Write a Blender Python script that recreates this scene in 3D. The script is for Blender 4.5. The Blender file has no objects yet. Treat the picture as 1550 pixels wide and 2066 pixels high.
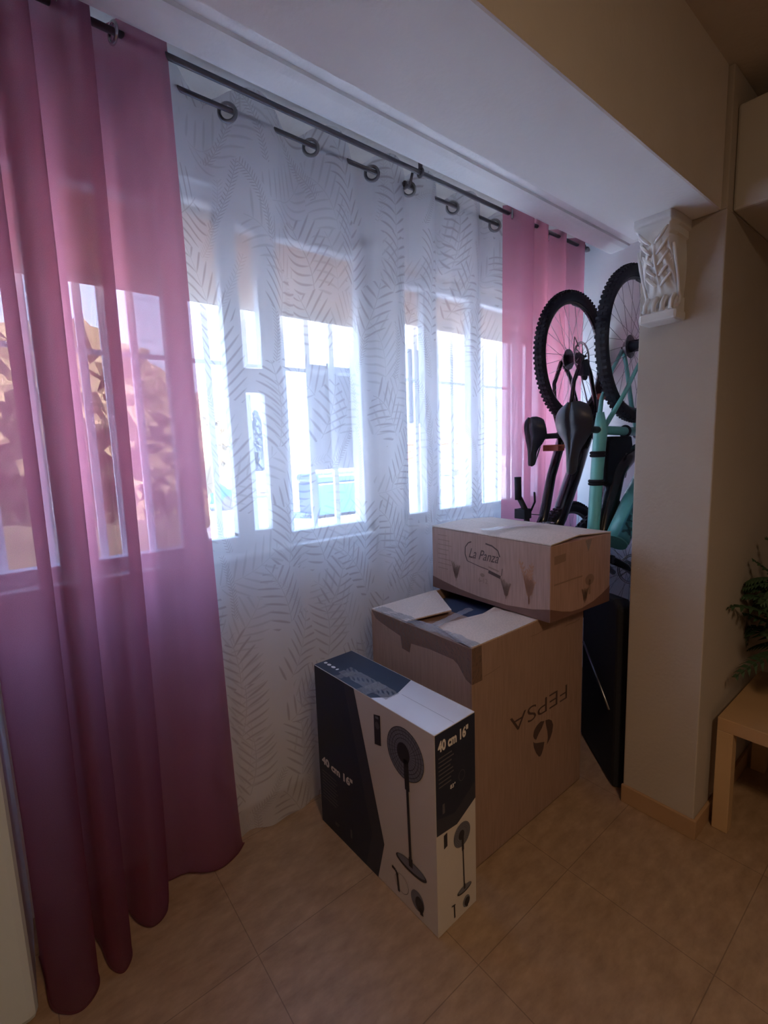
import bpy, bmesh, math, random
from mathutils import Vector, Matrix
import mathutils
PI = math.pi
S = bpy.context.scene
COL = S.collection
random.seed(4)

# ------------------------------------------------------------------ camera, light, exposure
F_PX, YAW, PITCH, ROLL = 951.0, .8993, .12923, -.03397
CAM = Vector((0, 0, 1.47))
def cam_axes():
    cy, sy, cp, sp = math.cos(YAW), math.sin(YAW), math.cos(PITCH), math.sin(PITCH)
    fw = Vector((cp*cy, cp*sy, -sp)); r = Vector((sy, -cy, 0)); u = r.cross(fw)
    c, s = math.cos(ROLL), math.sin(ROLL)
    return c*r + s*u, -s*r + c*u, fw
r_, u_, f_ = cam_axes()
cd = bpy.data.cameras.new('camera'); cam = bpy.data.objects.new('camera', cd); COL.objects.link(cam)
cd.sensor_fit = 'HORIZONTAL'; cd.sensor_width = 36; cd.lens = F_PX/1550*36; cd.clip_start = .02; cd.clip_end = 500
cam.matrix_world = Matrix(((r_.x, u_.x, -f_.x, CAM.x), (r_.y, u_.y, -f_.y, CAM.y), (r_.z, u_.z, -f_.z, CAM.z), (0, 0, 0, 1)))
S.camera = cam
S.view_settings.view_transform = 'Standard'; S.view_settings.look = 'None'
S.view_settings.exposure = 1.25; S.view_settings.gamma = 1; S.view_settings.use_curve_mapping = False
S.cycles.transparent_max_bounces = 24
S.cycles.max_bounces = 10; S.cycles.diffuse_bounces = 6; S.cycles.transmission_bounces = 8

W = bpy.data.worlds.new('world'); S.world = W; W.use_nodes = True
wn = W.node_tree.nodes; wl = W.node_tree.links
bg = wn['Background']
tc = wn.new('ShaderNodeTexCoord'); sx = wn.new('ShaderNodeSeparateXYZ'); rp = wn.new('ShaderNodeValToRGB')
wl.new(tc.outputs['Generated'], sx.inputs[0]); wl.new(sx.outputs['Z'], rp.inputs[0])
rp.color_ramp.elements[0].position = 0.0; rp.color_ramp.elements[0].color = (.70, .84, 1.0, 1)
rp.color_ramp.elements[1].position = .6; rp.color_ramp.elements[1].color = (.30, .52, 1.0, 1)
wl.new(rp.outputs[0], bg.inputs['Color']); bg.inputs['Strength'].default_value = 4.2

def sun(name, direction, strength, color, angle):
    l = bpy.data.lights.new(name, 'SUN'); l.energy = strength; l.color = color; l.angle = angle
    o = bpy.data.objects.new(name, l); COL.objects.link(o); o.location = (3, 8, 9)
    o.rotation_euler = Vector(direction).to_track_quat('-Z', 'Y').to_euler(); return o
sun('sun', (-.35, .62, -.8), 42.0, (1, .97, .96), .01)       # from behind the house: lights the yard, not the room

def area(name, loc, size, energy, color, direction, portal=False, sizey=None):
    l = bpy.data.lights.new(name, 'AREA'); l.shape = 'RECTANGLE'; l.size = size; l.size_y = sizey or size
    l.energy = energy; l.color = color
    o = bpy.data.objects.new(name, l); COL.objects.link(o); o.location = loc
    o.rotation_euler = Vector(direction).to_track_quat('-Z', 'Y').to_euler()
    if portal: l.cycles.is_portal = True
    return o
area('window_portal', (.62, 1.93, 1.57), 1.62, 1, (1, 1, 1), (0, -1, 0), True, .98)
area('window_portal', (2.19, 1.93, 1.59), 1.26, 1, (1, 1, 1), (0, -1, 0), True, 1.02)

# ------------------------------------------------------------------ materials
class NT:
    def __init__(s, name):
        s.m = bpy.data.materials.new(name); s.m.use_nodes = True; s.t = s.m.node_tree
        s.n = s.t.nodes; s.l = s.t.links; s.p = s.n['Principled BSDF']; s.out = s.n['Material Output']
    def node(s, k, **kw):
        n = s.n.new(k)
        for a, b in kw.items(): setattr(n, a, b)
        return n
    def link(s, a, b): s.l.new(a, b)
    def math(s, op, a, b=None, c=None):
        n = s.n.new('ShaderNodeMath'); n.operation = op
        for i, v in enumerate((a, b, c)):
            if v is None: continue
            if isinstance(v, (int, float)): n.inputs[i].default_value = v
            else: s.l.new(v, n.inputs[i])
        return n.outputs[0]
    def mixc(s, fac, a, b):
        n = s.n.new('ShaderNodeMix'); n.data_type = 'RGBA'
        if isinstance(fac, (int, float)): n.inputs[0].default_value = fac
        else: s.l.new(fac, n.inputs[0])
        for i, v in ((6, a), (7, b)):
            if isinstance(v, tuple): n.inputs[i].default_value = (*v, 1)
            else: s.l.new(v, n.inputs[i])
        return n.outputs[2]
    def noise(s, scale, detail=3, vec=None, rough=.5):
        n = s.n.new('ShaderNodeTexNoise'); n.inputs['Scale'].default_value = scale
        n.inputs['Detail'].default_value = detail; n.inputs['Roughness'].default_value = rough
        if vec is not None: s.l.new(vec, n.inputs['Vector'])
        return n.outputs['Fac']
    def obj(s):
        n = s.n.new('ShaderNodeTexCoord'); return n.outputs['Object']
    def bump(s, h, strength, dist=.01):
        n = s.n.new('ShaderNodeBump'); n.inputs['Strength'].default_value = strength
        n.inputs['Distance'].default_value = dist; s.l.new(h, n.inputs['Height']); s.l.new(n.outputs[0], s.p.inputs['Normal'])
    def ramp(s, v, a, b):
        n = s.n.new('ShaderNodeMapRange'); n.clamp = True
        s.l.new(v, n.inputs[0]); n.inputs[1].default_value = a; n.inputs[2].default_value = b; return n.outputs[0]

def mat(name, col, rough=.6, metal=0, var=.08, scale=18, bump=0, bscale=60, coat=0):
    t = NT(name); o = t.obj(); n = t.noise(scale, 4, o)
    d = tuple(max(0, c*(1-var)) for c in col); e = tuple(min(1, c*(1+var)) for c in col)
    t.link(t.mixc(n, d, e), t.p.inputs['Base Color'])
    t.p.inputs['Roughness'].default_value = rough; t.p.inputs['Metallic'].default_value = metal
    if coat: t.p.inputs['Coat Weight'].default_value = coat
    if bump: t.bump(t.noise(bscale, 3, o), bump)
    return t.m

M = {}
M['wall'] = mat('wall_paint', (.47, .42, .365), .85, 0, .05, 5, .12, 70)
M['wall_white'] = mat('white_wall_paint', (.82, .83, .84), .8, 0, .03, 5, .08, 70)
M['beamface'] = mat('beam_face_paint', (.66, .60, .54), .9, 0, .05, 9, .12, 60)
M['ceiling'] = mat('ceiling_paint', (.60, .55, .49), .9, 0, .08, 12, .25, 60)
M['plaster'] = mat('white_plaster', (.74, .74, .73), .7, 0, .04, 14, .15, 60)
M['frame'] = mat('white_window_frame', (.72, .74, .78), .4, 0, .02)
def m_shutter():
    t = NT('cream_shutter'); t.p.inputs['Base Color'].default_value = (.80, .64, .50, 1); t.p.inputs['Roughness'].default_value = .5
    tl = t.node('ShaderNodeBsdfTranslucent'); tl.inputs[0].default_value = (.95, .62, .40, 1); mx = t.node('ShaderNodeMixShader')
    t.link(t.mixc(t.noise(3, 2, t.obj()), (.80, .62, .48), (.84, .68, .54)), t.p.inputs['Base Color'])
    mx.inputs[0].default_value = .16; t.link(t.p.outputs[0], mx.inputs[1]); t.link(tl.outputs[0], mx.inputs[2]); t.link(mx.outputs[0], t.out.inputs[0]); return t.m
M['shutter'] = m_shutter()
M['steel'] = mat('brushed_steel', (.30, .30, .31), .35, 1, .08)
M['rod'] = mat('dark_steel', (.17, .16, .17), .4, .8, .08)
M['rubber'] = mat('black_rubber', (.018, .019, .026), .75, 0, .3, 60)
M['black'] = mat('black_paint', (.014, .013, .017), .22, 0, .1, coat=.4)
M['blackmatt'] = mat('matt_black_plastic', (.02, .021, .03), .55, 0, .2)
M['fabricblack'] = mat('black_fabric', (.014, .015, .022), .9, 0, .3, 200, .3, 400)
M['teal'] = mat('teal_paint', (.16, .52, .46), .3, 0, .05, coat=.4)
M['tealdeep'] = mat('deep_teal_print', (.06, .26, .26), .35)
M['tealdark'] = mat('dark_teal_print', (.02, .09, .10), .4)
M['silver'] = mat('bright_metal', (.6, .6, .6), .25, 1, .05)
M['orange'] = mat('orange_plastic', (.38, .09, .04), .5)
M['leather'] = mat('black_saddle', (.02, .021, .03), .38, 0, .15, 60)
M['birch'] = mat('light_birch', (.55, .37, .20), .5, 0, .08, 9)
M['tabletop'] = mat('birch_top', (.50, .32, .17), .5, 0, .1, 9)
M['skirt'] = mat('tan_tile', (.43, .27, .15), .5, 0, .15, 9)
M['white'] = mat('white_plastic', (.60, .57, .52), .4, 0, .03)
M['darkplastic'] = mat('dark_vent', (.05, .045, .04), .6)
M['pot'] = mat('dark_pot', (.05, .04, .035), .6)
M['leaf'] = mat('green_leaf', (.035, .075, .035), .55, 0, .4, 40)
M['sheetwhite'] = mat('board', (.42, .43, .48), .6, 0, .04)
M['pier'] = mat('pale_blue_white_paint', (.66, .74, .80), .7, 0, .03)

def m_card(name, a, b):
    t = NT(name); o = t.obj()
    mp = t.node('ShaderNodeMapping'); mp.inputs['Scale'].default_value = (1, 1, .06); t.link(o, mp.inputs[0])
    n1 = t.noise(140, 2, mp.outputs[0]); n2 = t.noise(6, 4, o)
    c = t.mixc(n2, a, b); c2 = t.mixc(t.ramp(n1, .35, .75), c, tuple(x*.86 for x in a))
    t.link(c2, t.p.inputs['Base Color']); t.p.inputs['Roughness'].default_value = .72
    t.bump(n1, .12, .004); return t.m
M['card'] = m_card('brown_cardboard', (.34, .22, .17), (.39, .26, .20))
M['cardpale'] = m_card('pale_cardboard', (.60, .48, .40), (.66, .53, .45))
M['cardred'] = m_card('reddish_cardboard', (.40, .25, .205), (.47, .30, .25))
M['carddark'] = mat('dark_printed_band', (.17, .085, .065), .6, 0, .12, 20)
M['ink'] = mat('brown_ink', (.085, .05, .045), .6)
M['inkfaint'] = mat('faded_ink', (.27, .17, .13), .7)
M['inkred'] = mat('rust_ink', (.40, .20, .12), .7, 0, .2)
M['boxwhite'] = mat('white_carton', (.62, .58, .54), .35, 0, .02)
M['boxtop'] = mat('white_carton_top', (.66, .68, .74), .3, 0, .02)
M['boxnavy'] = mat('navy_print', (.012, .020, .046), .5, 0, .1)
M['boxgrey'] = mat('dark_grey_print', (.030, .036, .058), .5, 0, .08)
M['printwhite'] = mat('white_print', (.75, .72, .70), .4)
M['printdim'] = mat('dim_grey_print', (.09, .09, .11), .5)
M['picgrey'] = mat('grey_fan_print', (.16, .17, .21), .4, 0, .15, 30)
M['picdark'] = mat('black_fan_print', (.02, .022, .035), .4)
M['innershade'] = mat('shaded_box_inside', (.06, .085, .16), .35)  # shade in the gap between the carton flaps, put into a dark colour

def m_tape(name, alpha, tint):
    t = NT(name); tr = t.node('ShaderNodeBsdfTransparent'); mx = t.node('ShaderNodeMixShader')
    t.p.inputs['Base Color'].default_value = (*tint, 1); t.p.inputs['Roughness'].default_value = .12
    n = t.noise(70, 3, t.obj()); t.bump(n, .8, .01)
    mx.inputs[0].default_value = alpha
    t.link(tr.outputs[0], mx.inputs[1]); t.link(t.p.outputs[0], mx.inputs[2]); t.link(mx.outputs[0], t.out.inputs[0]); return t.m
M['tape'] = m_tape('clear_packing_tape', .45, (.30, .30, .33))
M['tapebrown'] = m_tape('brown_packing_tape', .75, (.22, .14, .11))

def m_glass():
    t = NT('window_glass'); tr = t.node('ShaderNodeBsdfTransparent'); gl = t.node('ShaderNodeBsdfGlossy'); mx = t.node('ShaderNodeMixShader')
    tr.inputs[0].default_value = (.97, .985, .98, 1); gl.inputs['Roughness'].default_value = .02
    mx.inputs[0].default_value = .05
    t.link(tr.outputs[0], mx.inputs[1]); t.link(gl.outputs[0], mx.inputs[2]); t.link(mx.outputs[0], t.out.inputs[0]); return t.m
M['glass'] = m_glass()

def m_pink():
    t = NT('pink_curtain_cloth')
    uv = t.node('ShaderNodeTexCoord').outputs['UV']
    mp = t.node('ShaderNodeMapping'); mp.inputs['Scale'].default_value = (600, 600, 1); t.link(uv, mp.inputs[0])
    w = t.noise(1, 2, mp.outputs[0])
    mp2 = t.node('ShaderNodeMapping'); mp2.inputs['Scale'].default_value = (1, .25, 1); t.link(uv, mp2.inputs[0])
    col = t.mixc(t.noise(9, 3, mp2.outputs[0]), (.090, .053, .060), (.118, .070, .078))
    tr = t.node('ShaderNodeBsdfTransparent'); tr.inputs[0].default_value = (.95, .85, .92, 1)
    df = t.node('ShaderNodeBsdfDiffuse'); tl = t.node('ShaderNodeBsdfTranslucent')
    t.link(col, df.inputs[0]); tl.inputs[0].default_value = (.82, .29, .40, 1)
    m1 = t.node('ShaderNodeMixShader'); m1.inputs[0].default_value = .5
    t.link(df.outputs[0], m1.inputs[1]); t.link(tl.outputs[0], m1.inputs[2])
    m2 = t.node('ShaderNodeMixShader'); t.link(t.math('ADD', t.math('MULTIPLY', t.ramp(w, .35, .65), .17), .78), m2.inputs[0])
    t.link(tr.outputs[0], m2.inputs[1]); t.link(m1.outputs[0], m2.inputs[2]); t.link(m2.outputs[0], t.out.inputs[0])
    return t.m
M['pink'] = m_pink()

def m_sheer():
    t = NT('leaf_printed_voile')
    uv = t.node('ShaderNodeTexCoord').outputs['UV']
    def sprigs(scale, off, amax, lean):
        mp = t.node('ShaderNodeMapping'); mp.inputs['Location'].default_value = off; t.link(uv, mp.inputs[0])
        vo = t.node('ShaderNodeTexVoronoi', voronoi_dimensions='2D'); vo.inputs['Scale'].default_value = scale
        vo.inputs['Randomness'].default_value = .8
        t.link(mp.outputs[0], vo.inputs['Vector'])
        vs = t.node('ShaderNodeVectorMath', operation='SUBTRACT'); t.link(mp.outputs[0], vs.inputs[0]); t.link(vo.outputs['Position'], vs.inputs[1])
        sc = t.node('ShaderNodeSeparateColor'); t.link(vo.outputs['Color'], sc.inputs[0])
        an = t.math('ADD', t.math('MULTIPLY', t.math('SUBTRACT', sc.outputs[0], .5), amax), lean)
        vr = t.node('ShaderNodeVectorRotate', rotation_type='Z_AXIS'); t.link(vs.outputs[0], vr.inputs['Vector']); t.link(an, vr.inputs['Angle'])
        s = t.node('ShaderNodeSeparateXYZ'); t.link(vr.outputs[0], s.inputs[0])
        # bend the stem a little
        px = t.math('ADD', s.outputs[0], t.math('MULTIPLY', t.math('MULTIPLY', s.outputs[1], s.outputs[1]), 1.2))
        ax = t.math('ABSOLUTE', px)
        tiny = t.math('GREATER_THAN', sc.outputs[1], .72)
        K = t.math('ADD', t.math('MULTIPLY', tiny, 58), 27)
        W_ = t.math('SUBTRACT', .085, t.math('MULTIPLY', tiny, .066))
        ph = t.math('SUBTRACT', t.math('MULTIPLY', s.outputs[1], K), t.math('MULTIPLY', t.math('MULTIPLY', ax, K), .75))
        fr = t.math('ABSOLUTE', t.math('SUBTRACT', t.math('FRACT', ph), .5))
        rel = t.math('DIVIDE', ax, W_)
        wid = t.math('MULTIPLY', t.math('POWER', t.math('MULTIPLY', rel, t.math('SUBTRACT', 1.0, rel)), .5), .36)
        leaf = t.math('MULTIPLY', t.ramp(t.math('SUBTRACT', wid, fr), -.03, .11), t.math('LESS_THAN', rel, 1))
        stem = t.math('LESS_THAN', ax, .0015)
        inside = t.math('LESS_THAN', t.math('ABSOLUTE', s.outputs[1]), .16)
        edge = t.math('GREATER_THAN', t.math('ABSOLUTE', px), -1)
        return t.math('MULTIPLY', t.math('MAXIMUM', leaf, t.math('MULTIPLY', stem, .7)), inside)
    a = sprigs(4.6, (0, 0, 0), 1.5, 0.0); b = sprigs(3.7, (3.3, 1.7, 0), 2.6, .4)
    pat = t.math('MAXIMUM', a, t.math('MULTIPLY', b, .55))
    col = t.mixc(pat, (.82, .82, .86), (.53, .50, .52))
    tr = t.node('ShaderNodeBsdfTransparent'); tr.inputs[0].default_value = (.97, .98, 1, 1)
    df = t.node('ShaderNodeBsdfDiffuse'); tl = t.node('ShaderNodeBsdfTranslucent')
    t.link(col, df.inputs[0]); t.link(col, tl.inputs[0])
    m1 = t.node('ShaderNodeMixShader'); m1.inputs[0].default_value = .40
    t.link(df.outputs[0], m1.inputs[1]); t.link(tl.outputs[0], m1.inputs[2])
    m2 = t.node('ShaderNodeMixShader'); t.link(t.math('ADD', t.math('MULTIPLY', pat, .07), .55), m2.inputs[0])
    t.link(tr.outputs[0], m2.inputs[1]); t.link(m1.outputs[0], m2.inputs[2]); t.link(m2.outputs[0], t.out.inputs[0])
    return t.m
M['sheer'] = m_sheer()

def m_floor():
    t = NT('floor_tiles'); o = t.obj(); s = t.node('ShaderNodeSeparateXYZ'); t.link(o, s.inputs[0])
    def groove(v, off, pitch):
        f = t.math('FRACT', t.math('DIVIDE', t.math('SUBTRACT', v, off), pitch))
        d = t.math('MULTIPLY', t.math('MINIMUM', f, t.math('SUBTRACT', 1, f)), pitch)
        return t.math('LESS_THAN', d, .0014)
    g = t.math('MAXIMUM', groove(s.outputs[0], .906, .475), groove(s.outputs[1], .776, .437))
    mp = t.node('ShaderNodeMapping'); mp.inputs['Scale'].default_value = (1, 2.2, 1); mp.inputs['Rotation'].default_value = (0, 0, .3); t.link(o, mp.inputs[0])
    n = t.noise(11, 6, mp.outputs[0], .65); n2 = t.noise(45, 3, o)
    c = t.mixc(t.ramp(n, .3, .7), (.28, .18, .105), (.46, .315, .195))
    c = t.mixc(t.math('MULTIPLY', n2, .35), c, (.24, .16, .10))
    c = t.mixc(t.math('MULTIPLY', g, .55), c, (.10, .06, .04))
    t.link(c, t.p.inputs['Base Color']); t.p.inputs['Roughness'].default_value = .42
    t.bump(t.math('SUBTRACT', n2, t.math('MULTIPLY', g, 2)), .08, .003); return t.m
M['floor'] = m_floor()

# ------------------------------------------------------------------ mesh helpers
def addbox(bm, lo, hi, M4=None, mi=0):
    vs = [bm.verts.new((x, y, z)) for x in (lo[0], hi[0]) for y in (lo[1], hi[1]) for z in (lo[2], hi[2])]
    for q in ((0, 1, 3, 2), (4, 6, 7, 5), (0, 4, 5, 1), (2, 3, 7, 6), (0, 2, 6, 4), (1, 5, 7, 3)):
        f = bm.faces.new([vs[i] for i in q]); f.material_index = mi
    if M4 is not None: bmesh.ops.transform(bm, matrix=M4, verts=vs)
    return vs
def ring_frame(d):
    d = d.normalized(); a = Vector((0, 0, 1)) if abs(d.z) < .9 else Vector((1, 0, 0))
    u = d.cross(a).normalized(); return u, d.cross(u).normalized()
def tube(bm, pts, r, seg=10, closed=False, caps=True, mi=0, squash=1.0):
    pts = [Vector(p) for p in pts]; n = len(pts); rings = []
    rr = r if isinstance(r, (list, tuple)) else [r]*n
    pu = None
    for i in range(n):
        if closed: d = pts[(i+1) % n]-pts[i-1]
        else: d = pts[min(i+1, n-1)]-pts[max(i-1, 0)]
        u, v = ring_frame(d)
        if pu is not None:
            u = (pu - d.normalized()*pu.dot(d.normalized())).normalized(); v = d.normalized().cross(u)
        pu = u
        rings.append([bm.verts.new(pts[i] + (u*math.cos(2*PI*k/seg) + v*math.sin(2*PI*k/seg)*squash)*rr[i]) for k in range(seg)])
    for i in range(n if closed else n-1):
        a, b = rings[i], rings[(i+1) % n]
        for k in range(seg):
            f = bm.faces.new((a[k], a[(k+1) % seg], b[(k+1) % seg], b[k])); f.material_index = mi; f.smooth = True
    if caps and not closed:
        f = bm.faces.new(rings[0][::-1]); f.material_index = mi; f = bm.faces.new(rings[-1]); f.material_index = mi
def torus(bm, c, axis, R, r, n=48, seg=10, mi=0):
    u, v = ring_frame(Vector(axis)); c = Vector(c)
    tube(bm, [c+(u*math.cos(2*PI*i/n)+v*math.sin(2*PI*i/n))*R for i in range(n)], r, seg, True, mi=mi)
def poly(bm, pts, mi=0, smooth=False):
    f = bm.faces.new([bm.verts.new(p) for p in pts]); f.material_index = mi; f.smooth = smooth; return f
def grid(bm, fn, nu, nv, mi=0, uvfn=None, skip=None):
    P = [[bm.verts.new(fn(i/nu, j/nv)) for j in range(nv+1)] for i in range(nu+1)]
    uvl = bm.loops.layers.uv.verify() if uvfn else None
    for i in range(nu):
        for j in range(nv):
            if skip and skip((i+.5)/nu, (j+.5)/nv): continue
            f = bm.faces.new((P[i][j], P[i+1][j], P[i+1][j+1], P[i][j+1])); f.smooth = True; f.material_index = mi
            if uvl:
                for lp, (a, b) in zip(f.loops, ((i, j), (i+1, j), (i+1, j+1), (i, j+1))): lp[uvl].uv = uvfn(a/nu, b/nv)
def obj(name, bm, mats, parent=None, bevel=0, solid=0, smooth=False, normals=True):
    if normals: bmesh.ops.recalc_face_normals(bm, faces=bm.faces)
    me = bpy.data.meshes.new(name); bm.to_mesh(me); bm.free()
    for m in (mats if isinstance(mats, (list, tuple)) else [mats]): me.materials.append(M[m] if isinstance(m, str) else m)
    if smooth:
        for p in me.polygons: p.use_smooth = True
    o = bpy.data.objects.new(name, me); COL.objects.link(o)
    if bevel:
        b = o.modifiers.new('bevel', 'BEVEL'); b.width = bevel; b.segments = 2; b.limit_method = 'ANGLE'
    if solid:
        s = o.modifiers.new('solid', 'SOLIDIFY'); s.thickness = solid; s.offset = 0
    if parent:
        o.parent = parent; o.matrix_parent_inverse = parent_world(parent).inverted()
    return o
def parent_world(p):
    m = p.matrix_basis.copy()
    if p.parent: m = parent_world(p.parent) @ p.matrix_parent_inverse @ m
    return m
def tag(o, label=None, cat=None, group=None, kind=None):
    for k, v in (('label', label), ('category', cat), ('group', group), ('kind', kind)):
        if v: o[k] = v
    return o
def struct(name, bm, m, label=None, cat=None, **kw): return tag(obj(name, bm, m, **kw), label, cat, None, 'structure')
def thing(name, label, cat, loc=(0, 0, 0), group=None):
    o = bpy.data.objects.new(name, None); COL.objects.link(o); o.location = loc; o.empty_display_size = .05
    return tag(o, label, cat, group)
def B(): return bmesh.new()
def boxes(*bs):
    bm = B()
    for lo, hi in bs: addbox(bm, lo, hi)
    return bm
def crom(P, n):
    out = []; P = [Vector(p) for p in P]
    for i in range(len(P)-1):
        p0, p1, p2, p3 = P[max(i-1, 0)], P[i], P[i+1], P[min(i+2, len(P)-1)]
        for k in range(n):
            t = k/n; out.append(.5*((2*p1)+(-p0+p2)*t+(2*p0-5*p1+4*p2-p3)*t*t+(-p0+3*p1-3*p2+p3)*t**3))
    out.append(P[-1]); return out

# text turned into a flat mesh, appended to bm in a face frame (origin, u, v, n)
def text_into(bm, body, O, u, v, n, x, y, h, w=None, bold=0.0, rot180=False, mi=0, shear=0.0, off=.0008, mirror=False, font_space=1.0):
    cu = bpy.data.curves.new('lettering', 'FONT'); cu.body = body; cu.size = 1; cu.offset = bold; cu.shear = shear; cu.space_character = font_space
    cu.resolution_u = 4
    to = bpy.data.objects.new('lettering_tmp', cu); COL.objects.link(to)
    bpy.context.view_layer.update()
    me = bpy.data.meshes.new_from_object(to.evaluated_get(bpy.context.evaluated_depsgraph_get()))
    bpy.data.objects.remove(to); bpy.data.curves.remove(cu)
    if not len(me.vertices): return
    xs = [q.co.x for q in me.vertices]; ys = [q.co.y for q in me.vertices]
    x0, x1, y0, y1 = min(xs), max(xs), min(ys), max(ys); sy = h/(y1-y0); sx = (w/(x1-x0)) if w else sy
    vs = []
    for q in me.vertices:
        a, b = (q.co.x-x0)*sx, (q.co.y-y0)*sy
        if rot180: a, b = (x1-x0)*sx-a, h-b
        vs.append(bm.verts.new(O+u*(x+a)+v*(y+b)+n*off))
    for p in me.polygons:
        try: f = bm.faces.new([vs[i] for i in p.vertices]); f.material_index = mi
        except ValueError: pass
    bpy.data.meshes.remove(me)
class Face:
    def __init__(s, O, u, v):
        s.O = Vector(O); s.u = Vector(u).normalized(); s.v = Vector(v).normalized(); s.n = s.u.cross(s.v).normalized()
        if s.n.dot(CAM-s.O) < 0: s.n = -s.n
    def P(s, a, b, off=.0008): return s.O+s.u*a+s.v*b+s.n*off
    def poly(s, bm, pts, mi=0, off=.0008): poly(bm, [s.P(a, b, off) for a, b in pts], mi)
    def ell(s, bm, cx, cy, rx, ry, mi=0, off=.001, n=28, rot=0):
        c, q = math.cos(rot), math.sin(rot); pts = []
        for i in range(n):
            a = 2*PI*i/n; x, y = rx*math.cos(a), ry*math.sin(a); pts.append((cx+x*c-y*q, cy+x*q+y*c))
        s.poly(bm, pts, mi, off)
    def line(s, bm, pts, w, mi=0, off=.001):
        for (a, b), (c, d) in zip(pts[:-1], pts[1:]):
            L = math.hypot(c-a, d-b) or 1; nx, ny = -(d-b)/L*w/2, (c-a)/L*w/2
            s.poly(bm, [(a+nx, b+ny), (a-nx, b-ny), (c-nx, d-ny), (c+nx, d+ny)], mi, off)
    def text(s, bm, body, x, y, h, **kw): text_into(bm, body, s.O, s.u, s.v, s.n, x, y, h, **kw)

# ------------------------------------------------------------------ the room
ZC = 2.547                      # ceiling over the window bay
ZB = 2.19                       # underside of the beam
XF = 2.85                       # far wall of the bay
struct('floor', boxes(((-2.4, -2.6, -.1), (4.2, 2.0, 0))), 'floor')
struct('ceiling', boxes(((-2.4, -2.6, 2.60), (4.2, .572, 2.72)), ((-.9, .82, ZC+.018), (XF, 1.43, 2.72)), ((-.9, 1.43, 2.68), (XF, 1.80, 2.72))), 'ceiling')
struct('trim_1', boxes(((-2.4, .572, ZB), (1.85, .832, 2.72)), ((1.85, .572, ZB), (3.0, .812, 2.72))), 'wall_white', 'white painted ceiling beam running from above to the pillar', 'beam')
struct('trim_6', boxes(((-2.4, .566, ZB-.0005), (1.85, .572, 2.60))), 'beamface', 'beige living-room face of the ceiling beam', 'beam face')
# stepped plaster moulding along the curtain pocket
bm = B(); prof = [(1.20, ZC+.018), (1.205, ZC+.014), (1.235, ZC+.012), (1.24, ZC+.017), (1.30, ZC+.017), (1.304, ZC+.008), (1.33, ZC+.002), (1.40, ZC), (1.415, ZC+.004), (1.42, ZC+.018), (1.44, ZC+.035), (1.47, 2.63), (1.47, 2.66), (1.43, 2.68), (1.20, 2.60)]
a = [bm.verts.new((-.89, y, z)) for y, z in prof]; b = [bm.verts.new((XF-.001, y, z)) for y, z in prof]
for i in range(len(prof)): bm.faces.new((a[i], a[(i+1) % len(prof)], b[(i+1) % len(prof)], b[i]))
bm.faces.new(a); bm.faces.new(b[::-1]); struct('trim_2', bm, 'plaster', 'white stepped plaster moulding in front of the curtain rods', 'moulding')
# partition wall whose end is the pillar
struct('wall_right', boxes(((1.855, .55, 0), (4.1, .806, ZB)), ((1.855, .55, ZB-.001), (4.1, .5715, 2.60))), 'wall', 'beige wall end and wall behind the low table', 'wall', bevel=.004)
bm = boxes(((1.842, .538, 0), (1.8547, .808, .075)), ((1.8548, .538, 0), (4.1, .5495, .075)))
struct('baseboard_right', bm, 'skirt', bevel=.002)
struct('wall_far', boxes(((XF, .807, 0), (3.0, 2.0, 2.75))), 'wall_white')
# window wall with its openings: x -.22..1.44 and 1.56..2.62, z 1.08..2.44
OP = ((-.20, 1.40, 1.085, 2.44), (1.56, 2.82, 1.085, 2.44))
struct('wall_window', boxes(((-.9, 1.80, 0), (3.0, 2.0, 1.085)), ((-.9, 1.80, 2.44), (3.0, 2.0, 2.75)), ((-.9, 1.80, 1.085), (-.20, 2.0, 2.44)),
       ((1.40, 1.80, 1.085), (1.56, 2.0, 2.44)), ((2.82, 1.80, 1.085), (3.0, 2.0, 2.44))), 'wall_white')
struct('wall_left', boxes(((-.9, 1.64, 0), (-.80, 1.80, 2.75)), ((-.30, 1.44, 0), (-.085, 1.80, 2.68))), 'pier', bevel=.02)
struct('trim_3', boxes(((-.42, 1.40, 0), (-.302, 1.80, 2.68)),), 'skirt', 'tan wooden strip at the left picture edge', 'wooden strip')
struct('wall_near', boxes(((-2.5, -2.7, 0), (-2.4, 2.0, 2.75))), 'wall')
struct('wall_back', boxes(((-2.5, -2.7, 0), (4.2, -2.6, 2.75)), ((4.1, -2.7, 0), (4.2, .9, 2.75))), 'wall')
struct('wall_side', boxes(((-2.5, .83, 0), (-.42, .93, 2.75)), ((-.9, .93, 0), (-.8, 1.64, 2.75))), 'wall')

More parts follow.
